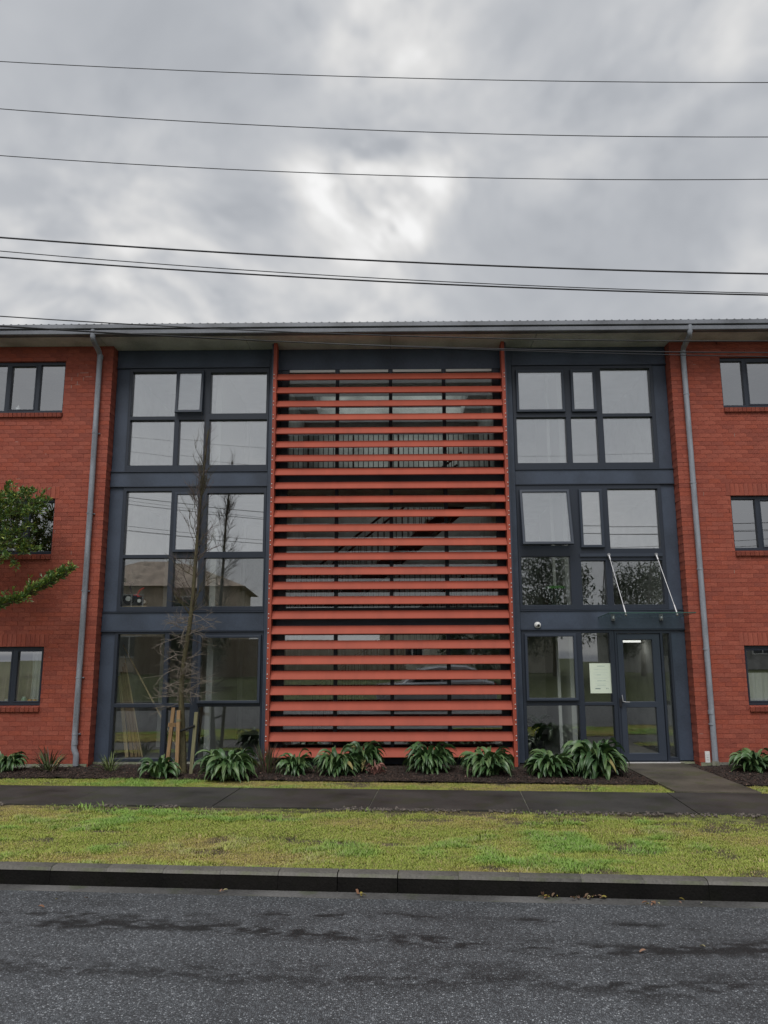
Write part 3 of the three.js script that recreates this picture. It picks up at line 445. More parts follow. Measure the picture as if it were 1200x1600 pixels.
// grass blades
{
  const r = rng(901);
  const tuft = (n, seed, spread) => { const q = rng(seed), P = [], N = [], I = []; for (let i = 0; i < n; i++) { const a = q() * 6.283, l = 0.5 + q() * 0.7, w = 0.055 + q() * 0.05, lean = 0.5 + q() * 1.0, bx = (q() - 0.5) * spread, bz = (q() - 0.5) * spread, c = Math.cos(a), s = Math.sin(a), b = P.length / 3; for (const [t, ww] of [[0, 1], [0.55, 0.8], [1, 0]]) { const out = lean * t * t * l * 0.8, y = l * t * (1 - 0.28 * lean * t); for (const sd of ww ? [-1, 1] : [0]) { P.push(bx + c * out - s * w * ww * sd, y, bz + s * out + c * w * ww * sd); N.push(c * 0.3, 0.9, s * 0.3); } } I.push(b, b + 1, b + 2, b + 1, b + 3, b + 2, b + 2, b + 3, b + 4); } const g = new THREE.BufferGeometry(); g.setAttribute('position', new THREE.Float32BufferAttribute(P, 3)); g.setAttribute('normal', new THREE.Float32BufferAttribute(N, 3)); g.setIndex(I); return g; };
  const sow = (name, label, count, s0, s1, t0, t1, seed, ok, yf, hs) => {
    const q = rng(seed), list = [], cols = [], Q = new THREE.Quaternion(), up = V(0, 1, 0);
    let tries = 0; while (list.length < count && tries++ < count * 3) { const s = lerp(s0, s1, q()), edge = q(), t = lerp(t0, t1, edge), p = ST(s, t), k = turf(p[0], p[2]); if (!ok(p[0], p[2], t, q)) continue; if (q() < k.bare * 0.8) continue; const h = hs * (0.7 + 0.6 * q()) * (0.75 + 0.55 * k.lush) * (1 - 0.25 * k.dry); list.push(new THREE.Matrix4().compose(V(p[0], yf(p[0], p[2]) - 0.003, p[2]), Q.setFromAxisAngle(up, q() * 6.283).clone(), V(h * 1.1, h, h * 1.1)));
      const j = 0.75 + q() * 0.5, straw = q() < 0.10 + 0.34 * k.dry; const dry = k.dry * 0.8; const c = straw ? [0.64, 0.51, 0.24] : [lerp(0.46, 0.62, dry), lerp(0.53, 0.55, dry), lerp(0.11, 0.14, dry)]; const lu = k.lush * (1 - 0.6 * dry); cols.push(rgb(c[0] * j * (1 - 0.3 * lu), c[1] * j * (1 - 0.02 * lu), c[2] * j)); }
    tag(instanced(name, tuft(6, seed, 1.5), M.grass, list, null, cols), label, 'grass', null, 'stuff');
  };
  const worn = (x, z) => fbm(x * 2.1, z * 3.1, 3, 71);
  sow('verge_grass', 'short mown grass of the verge with straw and moss patches', 130000, -6.6, 6.6, T_PATH1 + 0.0, T_KERB0 + 0.015, 41, (x, z, t, q) => !(t < T_PATH1 + 0.10 + 0.22 * worn(x, z) + (x > 1.5 ? 0.12 : 0) && q() < 0.9), vergeY, 0.028);
  sow('weed_tufts', 'taller ragged grass tufts scattered over the verge', 1500, -6.4, 6.4, T_PATH1 + 0.05, T_KERB0, 47, (x, z, t, q) => q() < smooth(0.55, 0.7, fbm(x * 2.2, z * 3, 3, 361)) + 0.02, vergeY, 0.06);
  sow('strip_grass', 'bright grass strip between mulch bed and footpath', 26000, -7, 7, T_STRIP - 0.05, T_PATH0 + 0.03, 43, (x, z, t, q) => !(inEntry(x)) && !(t < T_STRIP + 0.09 * worn(x * 2, z) && q() < 0.8), () => -0.008, 0.03);
}
// footpath slabs
{
  const fp = new THREE.Group(); fp.name = 'footpath'; fp.userData = { kind: 'structure', label: 'dark damp concrete footpath in long slabs' }; scene.add(fp); streetGroup(fp);
  const L = 1.78, r = rng(31);
  for (let i = -6; i < 6; i++) { const s0 = -0.0 + i * L, m = part('slab', new THREE.BoxGeometry(L - 0.012, 0.1, T_PATH1 - T_PATH0, 1, 1, 1).translate(s0 + L / 2, -0.042 + (r() - 0.5) * 0.003, (T_PATH0 + T_PATH1) / 2), M.path, fp); m.rotation.z = (r() - 0.5) * 0.001; }
  part('bedding', box(-12, 12, -0.14, -0.004, T_PATH0 + 0.01, T_PATH1 - 0.01), M.plinth, fp);
  const ep = structure('entry_path', [new THREE.ExtrudeGeometry(new THREE.Shape([[3.49, -0.061], [4.5, -0.061], [4.5, -2.62], [3.49, -2.545]].map((p) => new THREE.Vector2(...p))), { depth: 0.1, bevelEnabled: false }).rotateX(-Math.PI / 2).translate(0, -0.08, 0)], M.entry, 'mossy brown concrete path up to the entrance door');
}
// kerb stones and channel
{
  const k = new THREE.Group(); k.name = 'kerb'; k.userData = { kind: 'structure', label: 'dark wet concrete kerb of short stones' }; scene.add(k); streetGroup(k);
  const L = 0.478, pr = [[T_KERB0, -0.3], [T_KERB0, -0.022], [T_KERB0 + 0.01, -0.014], [T_FACE - 0.05, -0.014], [T_FACE - 0.022, -0.022], [T_FACE - 0.008, -0.04], [T_FACE + 0.008, -0.16], [T_FACE + 0.008, -0.3]];
  const r = rng(37), geos = [0, 1, 2].map((v) => { const g = worldUV(toCreasedNormals(alongX(pr, 0.001, L - 0.001), 0.5)); const uv = g.attributes.uv; for (let i = 0; i < uv.count; i++) uv.setXY(i, uv.getX(i) + v * 0.61, uv.getY(i) + v * 0.23); return g; });
  const topG = [0, 1, 2].map((v) => { const g = worldUV(toCreasedNormals(alongX([[T_KERB0 + 0.002, -0.02], [T_KERB0 + 0.002, -0.012], [T_FACE - 0.05, -0.0115], [T_FACE - 0.02, -0.019], [T_FACE - 0.003, -0.041], [T_FACE - 0.012, -0.041], [T_FACE - 0.03, -0.024], [T_FACE - 0.055, -0.018]], 0.002, L - 0.002), 0.5)); const uv = g.attributes.uv; for (let i = 0; i < uv.count; i++) uv.setXY(i, uv.getX(i) + v * 0.47, uv.getY(i) + v * 0.31); return g; });
  for (let i = -26; i < 26; i++) { const m = new THREE.Mesh(geos[Math.floor(r() * 3)], M.kerb); m.name = 'kerb_stone'; m.castShadow = m.receiveShadow = true; m.position.set(0.03 + i * L, (r() - 0.5) * 0.003, (r() - 0.5) * 0.0015); m.rotation.y = (r() - 0.5) * 0.002; k.add(m); const tp = new THREE.Mesh(topG[Math.floor(r() * 3)], M.kerbTop); tp.name = 'worn_top'; tp.receiveShadow = tp.castShadow = true; m.add(tp); }
  const ch = structure('gutter_channel', [alongX([[T_FACE - 0.01, -0.3], [T_FACE - 0.01, -0.15], [T_SEAL - 0.028, -0.156], [T_SEAL - 0.028, -0.2], [T_SEAL, -0.3]], -13, 13)], M.channel, 'smooth grey concrete channel at the foot of the kerb'); streetGroup(ch);
  const lip = structure('channel_lip', [alongX([[T_SEAL - 0.027, -0.3], [T_SEAL - 0.027, -0.146], [T_SEAL - 0.006, -0.144], [T_SEAL + 0.006, -0.3]], -13, 13)], M.kerbTop, 'pale gritty lip where channel meets road seal'); streetGroup(lip);
  const fk = structure('far_kerb', [alongX([[T_FAR - 0.02, -0.3], [T_FAR - 0.02, -0.03], [T_FAR, 0.0], [T_FAR + 0.14, 0.004], [T_FAR + 0.14, -0.3]], -60, 60)], M.channel, 'kerb on the opposite side of the street'); streetGroup(fk);
}
// chip seal carriageway with tar-bled streaks
{
  const streak = (x, z) => { const [s, t] = inv(x, z); const band = Math.exp(-Math.pow((t - 7.02 - 0.10 * Math.sin(s * 0.9) - 0.2 * (fbm(s * 0.6, 3, 3, 13) - 0.5)) / 0.13, 2)) + 0.85 * Math.exp(-Math.pow((t - 6.72 + 0.12 * Math.sin(s * 0.7 + 1)) / 0.07, 2)) * smooth(0.45, 0.6, fbm(s * 0.8 + 5, 1, 3, 15)) + 0.6 * Math.exp(-Math.pow((t - 7.75 - 0.25 * (fbm(s * 0.8, 9, 3, 17) - 0.5)) / 0.17, 2)); const n = fbm(s * 1.8, t * 6, 4, 111), n2 = fbm(s * 13, t * 24, 3, 117); return clamp((band * 1.1 + 0.22 * smooth(0.56, 0.7, fbm(s * 0.9 + 2, t * 2.4, 3, 119))) * smooth(0.43, 0.6, n * 0.5 + n2 * 0.5) * 1.2); };
  const col = (p) => { const [s, t] = inv(p[0], p[2]); const b = 0.9 + 0.35 * (fbm(s * 0.7, t * 1.4, 4, 121) - 0.5) + 0.25 * (fbm(s * 5, t * 9, 3, 127) - 0.5); const k = b * (1 - 0.88 * streak(p[0], p[2])); return [k * 0.98, k, k * 1.03]; };
  const near = grid(620, 200, (u, v) => { const s = lerp(-7, 7, u), t = lerp(T_SEAL - 0.01, 10, v); return ST(s, t, roadY(t) + 0.004 * (fbm(s, t, 2, 3) - 0.5)); }, col);
  const sides = []; for (const [a, b, c, d] of [[-60, -7, T_SEAL - 0.01, 10], [7, 60, T_SEAL - 0.01, 10], [-60, 60, 10, T_FAR]]) sides.push(grid(40, 12, (u, v) => { const s = lerp(a, b, u), t = lerp(c, d, v); return ST(s, t, roadY(t)); }, () => [0.9, 0.92, 0.95]));
  structure('road', [near, ...sides].map((g) => g), M.road, 'grey chip seal road with dark tar streaks', true);
}

// ---------------------------------------------------------------- planting in the beds
const leafMat = (c, o = {}) => new THREE.MeshPhysicalMaterial({ color: rgb(...c), roughness: 0.42, transmission: 0.15, side: THREE.DoubleSide, ...o });
const lilyMats = [leafMat([0.062, 0.13, 0.044]), leafMat([0.085, 0.165, 0.055]), leafMat([0.047, 0.1, 0.037]), leafMat([0.125, 0.2, 0.075])];
function strap(L, w, a0, a1, fold = 0.22, n = 8, tipPow = 0.7, twist = 0) { // leaf arching outwards along +x
  const P = [], I = []; let x = 0, y = 0; const step = L / n;
  for (let i = 0; i <= n; i++) { const u = i / n, a = lerp(a0, a1, Math.pow(u, 1.15)); const ww = w * Math.pow(Math.max(0, Math.sin(Math.PI * (0.12 + 0.88 * u))), tipPow) * 0.5, f = fold * ww, tw = twist * u; P.push(x - Math.sin(a) * f, y + Math.cos(a) * f + tw * ww, -ww, x + Math.sin(a) * f * 0.6, y - Math.cos(a) * f * 0.6, 0, x - Math.sin(a) * f, y + Math.cos(a) * f - tw * ww, ww); x += Math.cos(a) * step; y += Math.sin(a) * step; }
  for (let i = 0; i < n; i++) for (const k of [0, 1]) { const a = i * 3 + k; I.push(a, a + 1, a + 3, a + 1, a + 4, a + 3); }
  const g = new THREE.BufferGeometry(); g.setAttribute('position', new THREE.Float32BufferAttribute(P, 3)); g.setIndex(I); g.computeVertexNormals(); return g;
}
const lilyLeaves = [[0.39, 0.064, 1.3, -1.25], [0.35, 0.06, 1.4, -1.5], [0.33, 0.062, 1.0, -1.1], [0.41, 0.06, 1.5, -1.1], [0.28, 0.052, 0.7, -1.2], [0.37, 0.066, 1.15, -1.6]].map((a, i) => strap(a[0], a[1], a[2], a[3], 0.3, 8, 0.75, (i % 3 - 1) * 0.5));
const RP = rng(2024), oldLeaf = leafMat([0.3, 0.25, 0.09], { roughness: 0.7 });
function clump(name, label, x, z, r, n, geos, mats, category, flatness = 1, sc = [0.8, 1.15]) {
  const p = thing(name, label, category, [x, mulchY(x, z) - 0.01, z], 0);
  for (let i = 0; i < n; i++) { const m = new THREE.Mesh(geos[Math.floor(RP() * geos.length)], RP() < 0.012 ? oldLeaf : mats[Math.floor(RP() * mats.length)]); m.name = 'leaf'; m.castShadow = m.receiveShadow = true; const a = RP() * 6.283, rr = r * 0.34 * Math.sqrt(RP()), k = lerp(sc[0], sc[1], RP()) * r / 0.42; m.position.set(Math.cos(a) * rr, RP() * 0.05, Math.sin(a) * rr); m.rotation.order = 'YXZ'; m.rotation.set((RP() - 0.5) * 0.5, -a + (RP() - 0.5) * 0.9, (RP() - 0.3) * 0.5); m.scale.set(k, k * flatness * (0.9 + RP() * 0.35), k); p.add(m); }
  return p;
}
const lily = (label, x, z, r, n, fl) => clump('strap_leaf_plant', label, x, z, r, n, lilyLeaves, lilyMats, 'plant', fl);
lily('dark green strap leaf clump at the far left, under the brick wall window', -5.72, 0.72, 0.33, 110, 1.30);
lily('open sparse strap leaf clump left of the staked bare tree', -3.28, 1.28, 0.36, 61, 1.18);
lily('broad rounded strap leaf clump right of the staked bare tree', -2.30, 1.36, 0.47, 223, 1.18);
lily('small strap leaf clump at the left end of the louvre screen', -1.40, 0.98, 0.32, 110, 1.30);
lily('bushy strap leaf clump left of the pinkish withered plant', -0.78, 1.08, 0.38, 159, 1.30);
lily('tall strap leaf clump behind the pinkish withered plant', -0.44, 0.72, 0.37, 126, 1.59);
lily('upright strap leaf clump under the middle of the louvre screen', 0.54, 0.8, 0.42, 180, 1.36);
lily('strap leaf clump before the right end of the louvre screen', 1.36, 1.16, 0.42, 180, 1.30);
lily('lower strap leaf clump on the left of the big pair near the door', 2.24, 1.2, 0.43, 195, 1.12);
lily('largest strap leaf clump, just left of the entry path', 2.86, 1.22, 0.5, 269, 1.42);
lily('loose strap leaf clump by the right downpipe', 5.22, 0.9, 0.4, 106, 1.12);
lily('strap leaf clump at the right edge, past the downpipe clump', 5.75, 0.95, 0.36, 97, 1.06);
const fernLeaves = [strap(0.34, 0.022, 1.2, 0.5, 0.3, 5), strap(0.3, 0.02, 0.9, 0.1, 0.3, 5), strap(0.28, 0.02, 0.5, -0.3, 0.3, 5)];
const cycad = leafMat([0.075, 0.11, 0.035], { roughness: 0.6 }), cycadPale = leafMat([0.15, 0.19, 0.06], { roughness: 0.6 }), brownLeaf = leafMat([0.10, 0.06, 0.045], { roughness: 0.8 }), deadPink = leafMat([0.33, 0.15, 0.12], { roughness: 0.9 });
clump('spiky_plant', 'spiky narrow leaved plant under the left brick wall', -5.08, 0.7, 0.36, 64, fernLeaves, [cycad, cycad, brownLeaf], 'plant', 1.1);
clump('spiky_plant', 'pale spiky rosette at the foot of the left blue column', -4.14, 0.78, 0.27, 44, fernLeaves, [cycadPale, cycad, cycadPale], 'plant', 1.2);
clump('spiky_plant', 'brown spiky fern between the strap leaf clumps at the louvre post', -1.83, 0.9, 0.36, 76, [strap(0.36, 0.016, 1.4, 0.8, 0.3, 5), strap(0.3, 0.016, 1.1, 0.3, 0.3, 5)], [brownLeaf, brownLeaf, cycad], 'plant', 1.15);
clump('withered_plant', 'pinkish brown withered plant below the louvre screen', -0.26, 1.06, 0.25, 42, [strap(0.3, 0.04, 1.4, -1.2, 0.6, 6, 0.7, 1), strap(0.24, 0.035, 1.2, -1.5, 0.6, 6, 0.7, -1)], [deadPink, brownLeaf, deadPink], 'plant', 1.2);

// ---------------------------------------------------------------- young bare tree with stakes
{
  const r = rng(808), t = thing('bare_tree', 'young bare tree with mossy trunk and fine twigs, tied to stakes', 'tree', [-3.06, 0, 0.92]);
  const ctl = new THREE.CatmullRomCurve3([V(0.03, -0.05, 0), V(0.0, 0.5, 0), V(-0.05, 1.3, 0.0), V(0.05, 2.3, 0.0), V(0.09, 3.2, 0.01), V(0.12, 4.0, 0), V(0.17, 4.7, 0), V(0.2, 5.15, 0)]);
  part('trunk', [tube(ctl.getPoints(40), (u) => lerp(0.056, 0.006, Math.pow(u, 0.85)) + 0.012 * Math.exp(-u * 30), 0, 9)], M.bark, t);
  const limb = (p, dir, L, r0, depth, out, droop) => { const pts = [p.clone()], d = dir.clone().normalize(), n = 6; let q = p.clone(); for (let i = 0; i < n; i++) { d.x += (r() - 0.5) * 0.5; d.z += (r() - 0.5) * 0.5; d.y += (r() - 0.5) * 0.35 + droop; d.normalize(); q = q.clone().addScaledVector(d, L / n); pts.push(q); } out.push(tube(pts, r0, r0 * 0.35, 4)); if (depth > 0) { const k = 2 + Math.floor(r() * 3.5); for (let i = 0; i < k; i++) { const at = 1 + Math.floor(r() * (n - 1)); const dd = d.clone().add(V((r() - 0.5) * 1.7, (r() - 0.35) * 1.1, (r() - 0.5) * 1.5)).normalize(); limb(pts[at], dd, L * (0.35 + r() * 0.35), r0 * 0.6, depth - 1, out, droop * 0.6); } } };
  const branch = (u, L, upness, r0, depth, droop = 0.03, mat) => { const p = ctl.getPointAt(u), a = r() * 6.283, out = []; limb(p, V(Math.cos(a), upness, Math.sin(a) * 0.8), L, r0, depth, out, droop); part('branch', out, mat || (r() < 0.4 ? M.bark : M.twig), t); };
  for (let i = 0; i < 60; i++) branch(0.2 + 0.28 * r(), 0.2 + r() * 0.26, 0.1 + (r() - 0.5) * 0.9, 0.0062, 2, -0.02, M.twigPale);
  for (let i = 0; i < 26; i++) branch(0.44 + 0.2 * r(), 0.3 + r() * 0.35, 0.5 + r() * 0.7, 0.0058, 2, 0.03);
  for (let i = 0; i < 24; i++) branch(0.62 + 0.24 * r(), 0.28 + r() * 0.32, 1.4 + r() * 1.4, 0.0058, 2, 0.07);
  for (let i = 0; i < 18; i++) branch(0.78 + 0.2 * r(), 0.25 + r() * 0.3, 2.0 + r() * 1.6, 0.005, 1, 0.06);
  // stakes
  const stake = (label, x0, x1, z0, h, mat, tilt) => { const s = thing('tree_stake', label, 'stake', [x0, -0.1, z0]); const g = new THREE.BoxGeometry(0.05, h + 0.1, 0.045, 1, 1, 1).translate(0, (h + 0.1) / 2, 0); const m = part('stake_post', g, mat, s); m.rotation.z = -Math.atan((x1 - x0) / h); m.rotation.x = tilt; return s; };
  const a = stake('weathered wooden stake left of the bare tree', -3.30, -3.235, 0.86, 0.93, M.stake, 0);
  const b = stake('wooden stake in front of the bare tree trunk, joined by a rail', -3.10, -3.105, 1.02, 0.9, M.stake, 0.0);
  part('rail', new THREE.BoxGeometry(0.2, 0.055, 0.022).rotateY(0.7).rotateZ(-0.08).translate(-0.075, 0.79, -0.07), M.stake, b);
  part('band', new THREE.BoxGeometry(0.06, 0.03, 0.055).translate(-0.002, 0.86, 0), M.stakeGreen, b);
  const c = stake('greenish wooden stake right of the bare tree with black strap', -2.915, -2.87, 0.95, 0.87, M.stakeGreen, 0);
  part('strap', [tube([V(0.04, 0.78, 0.028), V(-0.06, 0.74, 0.05), V(-0.17, 0.705, 0.06)], 0.017, 0.017, 6)], M.rubber, c);
}

// ---------------------------------------------------------------- leafy tree reaching in from the left
const leafGeo = (() => { const P = [0, 0, 0, 0.5, 0.09, -0.2, 0.45, -0.05, 0, 0.5, 0.09, 0.2, 1, -0.06, 0], I = [0, 1, 2, 0, 2, 3, 2, 1, 4, 2, 4, 3]; const g = new THREE.BufferGeometry(); g.setAttribute('position', new THREE.Float32BufferAttribute(P, 3)); g.setIndex(I); const q = g.toNonIndexed(); q.computeVertexNormals(); return q; })();
const foliage = new THREE.MeshPhysicalMaterial({ color: rgb(1, 1, 1), roughness: 0.45, transmission: 0.22, side: THREE.DoubleSide });
{
  const r = rng(606), t = thing('leafy_tree', 'glossy green evergreen tree reaching in from the left edge', 'tree', [-7.3, -0.05, 1.1]);
  const O = V(-7.3, -0.05, 1.1), L = (x, y, z) => V(x, y, z).sub(O);
  part('trunk', [tube(new THREE.CatmullRomCurve3([V(0, 0, 0), V(0.05, 0.8, 0.02), V(0.02, 1.7, 0), V(0.12, 2.6, 0), V(0.05, 3.6, 0)]).getPoints(16), 0.11, 0.05, 9)], M.bark, t);
  const tips = [];
  const arm = (pts, r0, r1, name = 'branch') => { const c = new THREE.CatmullRomCurve3(pts); part(name, [tube(c.getPoints(12), r0, r1, 6)], M.bark, t); return c; };
  const c1 = arm([L(-7.25, 2.5, 1.1), L(-6.7, 3.0, 1.05), L(-6.1, 3.3, 1.0), L(-5.62, 3.45, 0.98)], 0.045, 0.012);
  const c2 = arm([L(-7.25, 1.9, 1.1), L(-6.5, 2.2, 1.0), L(-5.85, 2.42, 1.0), L(-5.3, 2.66, 1.0), L(-4.86, 2.92, 1.02)], 0.035, 0.005);
  const c3 = arm([L(-7.2, 3.4, 1.1), L(-6.7, 3.8, 1.05), L(-6.2, 4.0, 1.0)], 0.04, 0.012);
  const leaves = [], cols = [], Q = new THREE.Quaternion(), E = new THREE.Euler(), X = V(1, 0, 0);
  const leaf = (p, dir, k) => { Q.setFromUnitVectors(X, dir.clone().normalize()); const roll = new THREE.Quaternion().setFromAxisAngle(X, (r() - 0.5) * 2.2); const s = k * (0.055 + r() * 0.03); leaves.push(new THREE.Matrix4().compose(p, Q.clone().multiply(roll), V(s, s, s))); const y = r(), fresh = r() < 0.22; const b = 0.7 + r() * 0.7; cols.push(fresh ? rgb(0.26 * b, 0.31 * b, 0.05 * b) : rgb(lerp(0.07, 0.19, y) * b, lerp(0.16, 0.28, y) * b, lerp(0.05, 0.065, y) * b)); };
  const spray = (base, dir, len, n) => { const d = dir.clone().normalize(), pts = [base.clone()]; let q = base.clone(); for (let i = 0; i < 4; i++) { d.x += (r() - 0.5) * 0.4; d.y += (r() - 0.4) * 0.35; d.z += (r() - 0.5) * 0.4; d.normalize(); q = q.clone().addScaledVector(d, len / 4); pts.push(q); } for (let i = 0; i < n; i++) { const u = Math.pow(r(), 0.7) * 3.999, k = Math.floor(u), p = pts[k].clone().lerp(pts[k + 1], u - k); const side = V((r() - 0.5) * 2, (r() - 0.35) * 1.6, (r() - 0.5) * 2).addScaledVector(d, 0.8); leaf(p.addScaledVector(side, 0.012), side, 1); } return tube(pts, 0.005, 0.0018, 4); };
  const twigs = [];
  // the main head in view: sprays starting inside an uneven ellipsoid
  const head = (cx, cy, cz, rx, ry, rz, n, len) => { for (let i = 0; i < n; i++) { const a = r() * 6.283, b = Math.acos(2 * r() - 1), k = Math.cbrt(r()) * 0.8, d = V(Math.sin(b) * Math.cos(a), Math.cos(b), Math.sin(b) * Math.sin(a)); const p = L(cx + d.x * rx * k, cy + d.y * ry * k, cz + d.z * rz * k); twigs.push(spray(p, d.clone().add(V(0.35, 0.35, 0)), len * (0.6 + r() * 0.7), 24)); } };
  head(-5.85, 3.92, 1.0, 0.42, 0.22, 0.4, 52, 0.2); head(-5.62, 3.98, 1.0, 0.2, 0.14, 0.26, 26, 0.2);
  head(-6.0, 3.5, 1.0, 0.44, 0.33, 0.4, 60, 0.22); head(-5.8, 3.25, 1.0, 0.28, 0.16, 0.3, 24, 0.2); head(-6.5, 3.5, 1.05, 0.5, 0.7, 0.5, 70, 0.25); head(-6.9, 4.1, 1.1, 0.5, 0.5, 0.6, 60, 0.25); head(-7.4, 3.6, 1.1, 0.6, 0.8, 0.6, 70, 0.25);
  for (const [x, y] of [[-5.45, 3.55], [-5.4, 3.38], [-5.5, 3.7], [-5.42, 3.3], [-5.55, 3.45]]) { const b = L(x - 0.25, y - 0.12, 1.0); twigs.push(spray(b, V(1, 0.35, (r() - 0.5) * 0.6), 0.34, 20)); }
  for (let i = 0; i < 85; i++) { const u = 0.5 + 0.5 * r(), p = c2.getPointAt(u), d = c2.getTangentAt(u); twigs.push(spray(p, d.clone().multiplyScalar(0.9).add(V((r() - 0.5) * 0.6, 0.2 + (r() - 0.4) * 1.1, (r() - 0.5) * 1.1)), (0.13 + r() * 0.14) * (u > 0.9 ? 0.7 : 1), 18)); }
  const tw = part('twigs', twigs, M.bark, t); tw.userData.kind = 'stuff';
  instanced('crown', leafGeo, foliage, leaves, t, cols);
}

// ---------------------------------------------------------------- overhead wires
{
  const wire = (label, p, rad, z = 6.5) => { const [[x0, y0], [x1, y1], [x2, y2]] = p; const f = (x) => y0 * (x - x1) * (x - x2) / ((x0 - x1) * (x0 - x2)) + y1 * (x - x0) * (x - x2) / ((x1 - x0) * (x1 - x2)) + y2 * (x - x0) * (x - x1) / ((x2 - x0) * (x2 - x1)); const pts = []; for (let i = 0; i <= 64; i++) { const x = -15 + 30 * i / 64; pts.push(V(x, f(x), z)); } tag(mesh('overhead_wire', [tube(pts, rad, rad, 6)], M.wire), label, 'wire', 'overhead wires across the sky'); };
  wire('topmost thin wire across the sky', [[-3.478, 6.933], [-0.043, 6.728], [3.334, 6.636]], 0.0034);
  wire('second thin wire from the top of the sky', [[-3.437, 6.456], [-0.045, 6.202], [3.284, 6.102]], 0.0036);
  wire('third thin wire, just above the bright cloud gap', [[-3.397, 5.997], [-0.046, 5.77], [3.247, 5.698]], 0.0036);
  wire('thick black cable below the bright cloud gap', [[-3.33, 5.219], [-0.049, 4.97], [3.165, 4.824]], 0.0075);
  wire('thin wire hugging the lower thick cable', [[-3.318, 5.083], [-0.05, 4.801], [3.148, 4.64]], 0.004, 6.52);
  wire('lower thick cable, nearest above the roof', [[-3.314, 5.036], [-0.05, 4.784], [3.147, 4.634]], 0.0068);
  wire('thin line crossing the gutter from upper left', [[-3.268, 4.501], [-0.052, 4.304], [3.11, 4.228]], 0.005);
  wire('thin line crossing below the eaves', [[-3.26, 4.41], [-0.052, 4.215], [3.1, 4.128]], 0.005);
  wire('lowest thin line, sagging over the top windows at right', [[-3.26, 4.408], [-0.052, 4.203], [3.097, 4.085]], 0.0038, 6.52);
  for (const x of [-15, 15]) { const p = thing('utility_pole', x < 0 ? 'wooden power pole out of view at the left end of the wires' : 'wooden power pole out of view at the right end of the wires', 'pole', [x, -0.05, 6.62], 0, 'power poles'); part('pole', [new THREE.CylinderGeometry(0.1, 0.14, 9.5, 12).translate(0, 4.75, 0)], M.bark, p); for (const y of [8.6, 5.9]) part('crossarm', box(-0.06, 0.06, y - 0.06, y + 0.06, -0.8, 0.8), M.stake, p); }
}

// ---------------------------------------------------------------- small things at the building
{
  const lamp = thing('ceiling_lamp', 'small lit white ceiling lamp in the lobby, seen through the top of the door', 'lamp', [4.3, 2.018, -1.6]);
  part('lamp_body', box(-0.19, 0.19, -0.105, 0, -0.08, 0.08), M.white, lamp);
  part('lamp_diffuser', box(-0.17, 0.17, -0.14, -0.106, -0.065, 0.065), new THREE.MeshStandardMaterial({ color: rgb(0.8, 0.8, 0.8), emissive: rgb(1, 0.98, 0.94), emissiveIntensity: 0.8 }), lamp);
  const la = new THREE.RectAreaLight(rgb(1, 0.98, 0.94), 1.2, 0.34, 0.13); la.position.set(4.3, 1.874, -1.6); la.lookAt(4.3, 0, -1.6); scene.add(la);
}
{
  const c = thing('security_camera', 'small white dome security camera on the blue band', 'camera', [2.33, 2.14, 0.05]);
  part('base', new THREE.CylinderGeometry(0.05, 0.05, 0.03, 20).rotateX(Math.PI / 2).translate(0, 0, 0.015), M.white, c);
  part('housing', new THREE.SphereGeometry(0.042, 18, 10, 0, Math.PI * 2, 0, Math.PI / 2).rotateX(Math.PI / 2).translate(0, 0, 0.028), M.white, c);
  part('lens_dome', new THREE.SphereGeometry(0.026, 14, 10).translate(0.004, -0.006, 0.05), M.black, c);
  // paper notice taped inside the glass beside the door
  const n = 256, cv = document.createElement('canvas'); cv.width = 192; cv.height = n; const k = cv.getContext('2d');
  k.fillStyle = '#dfe6da'; k.fillRect(0, 0, 192, n); const r = rng(9);
  k.fillStyle = '#9fb0ae'; k.fillRect(66, 22, 66, 5);
  for (const [x, y, w] of [[44, 52, 30], [60, 98, 34], [62, 148, 44], [110, 148, 26], [58, 186, 60], [116, 186, 18]]) k.fillRect(x, y, w, 3);
  for (let i = 0; i < 14; i++) { k.fillStyle = ['#c4cfc9', '#b9c7c6', '#cbd6cf'][i % 3]; k.fillRect(30 + r() * 16, 40 + i * 13, 70 + r() * 60, 2); }
  k.fillStyle = '#6f7f80'; k.fillRect(42, 214, 44, 7); k.fillRect(136, 214, 8, 6); k.fillRect(150, 215, 5, 5);
  const tx = new THREE.CanvasTexture(cv); tx.colorSpace = THREE.SRGBColorSpace;
  const poster = mesh('paper_notice', new THREE.BoxGeometry(0.355, 0.465, 0.003), std([0.95, 0.97, 0.9], 0.85, { map: tx }), null, true); poster.position.set(3.315, 1.302, 0.004); tag(poster, 'white printed paper notice taped to the glass left of the door', 'notice');
}
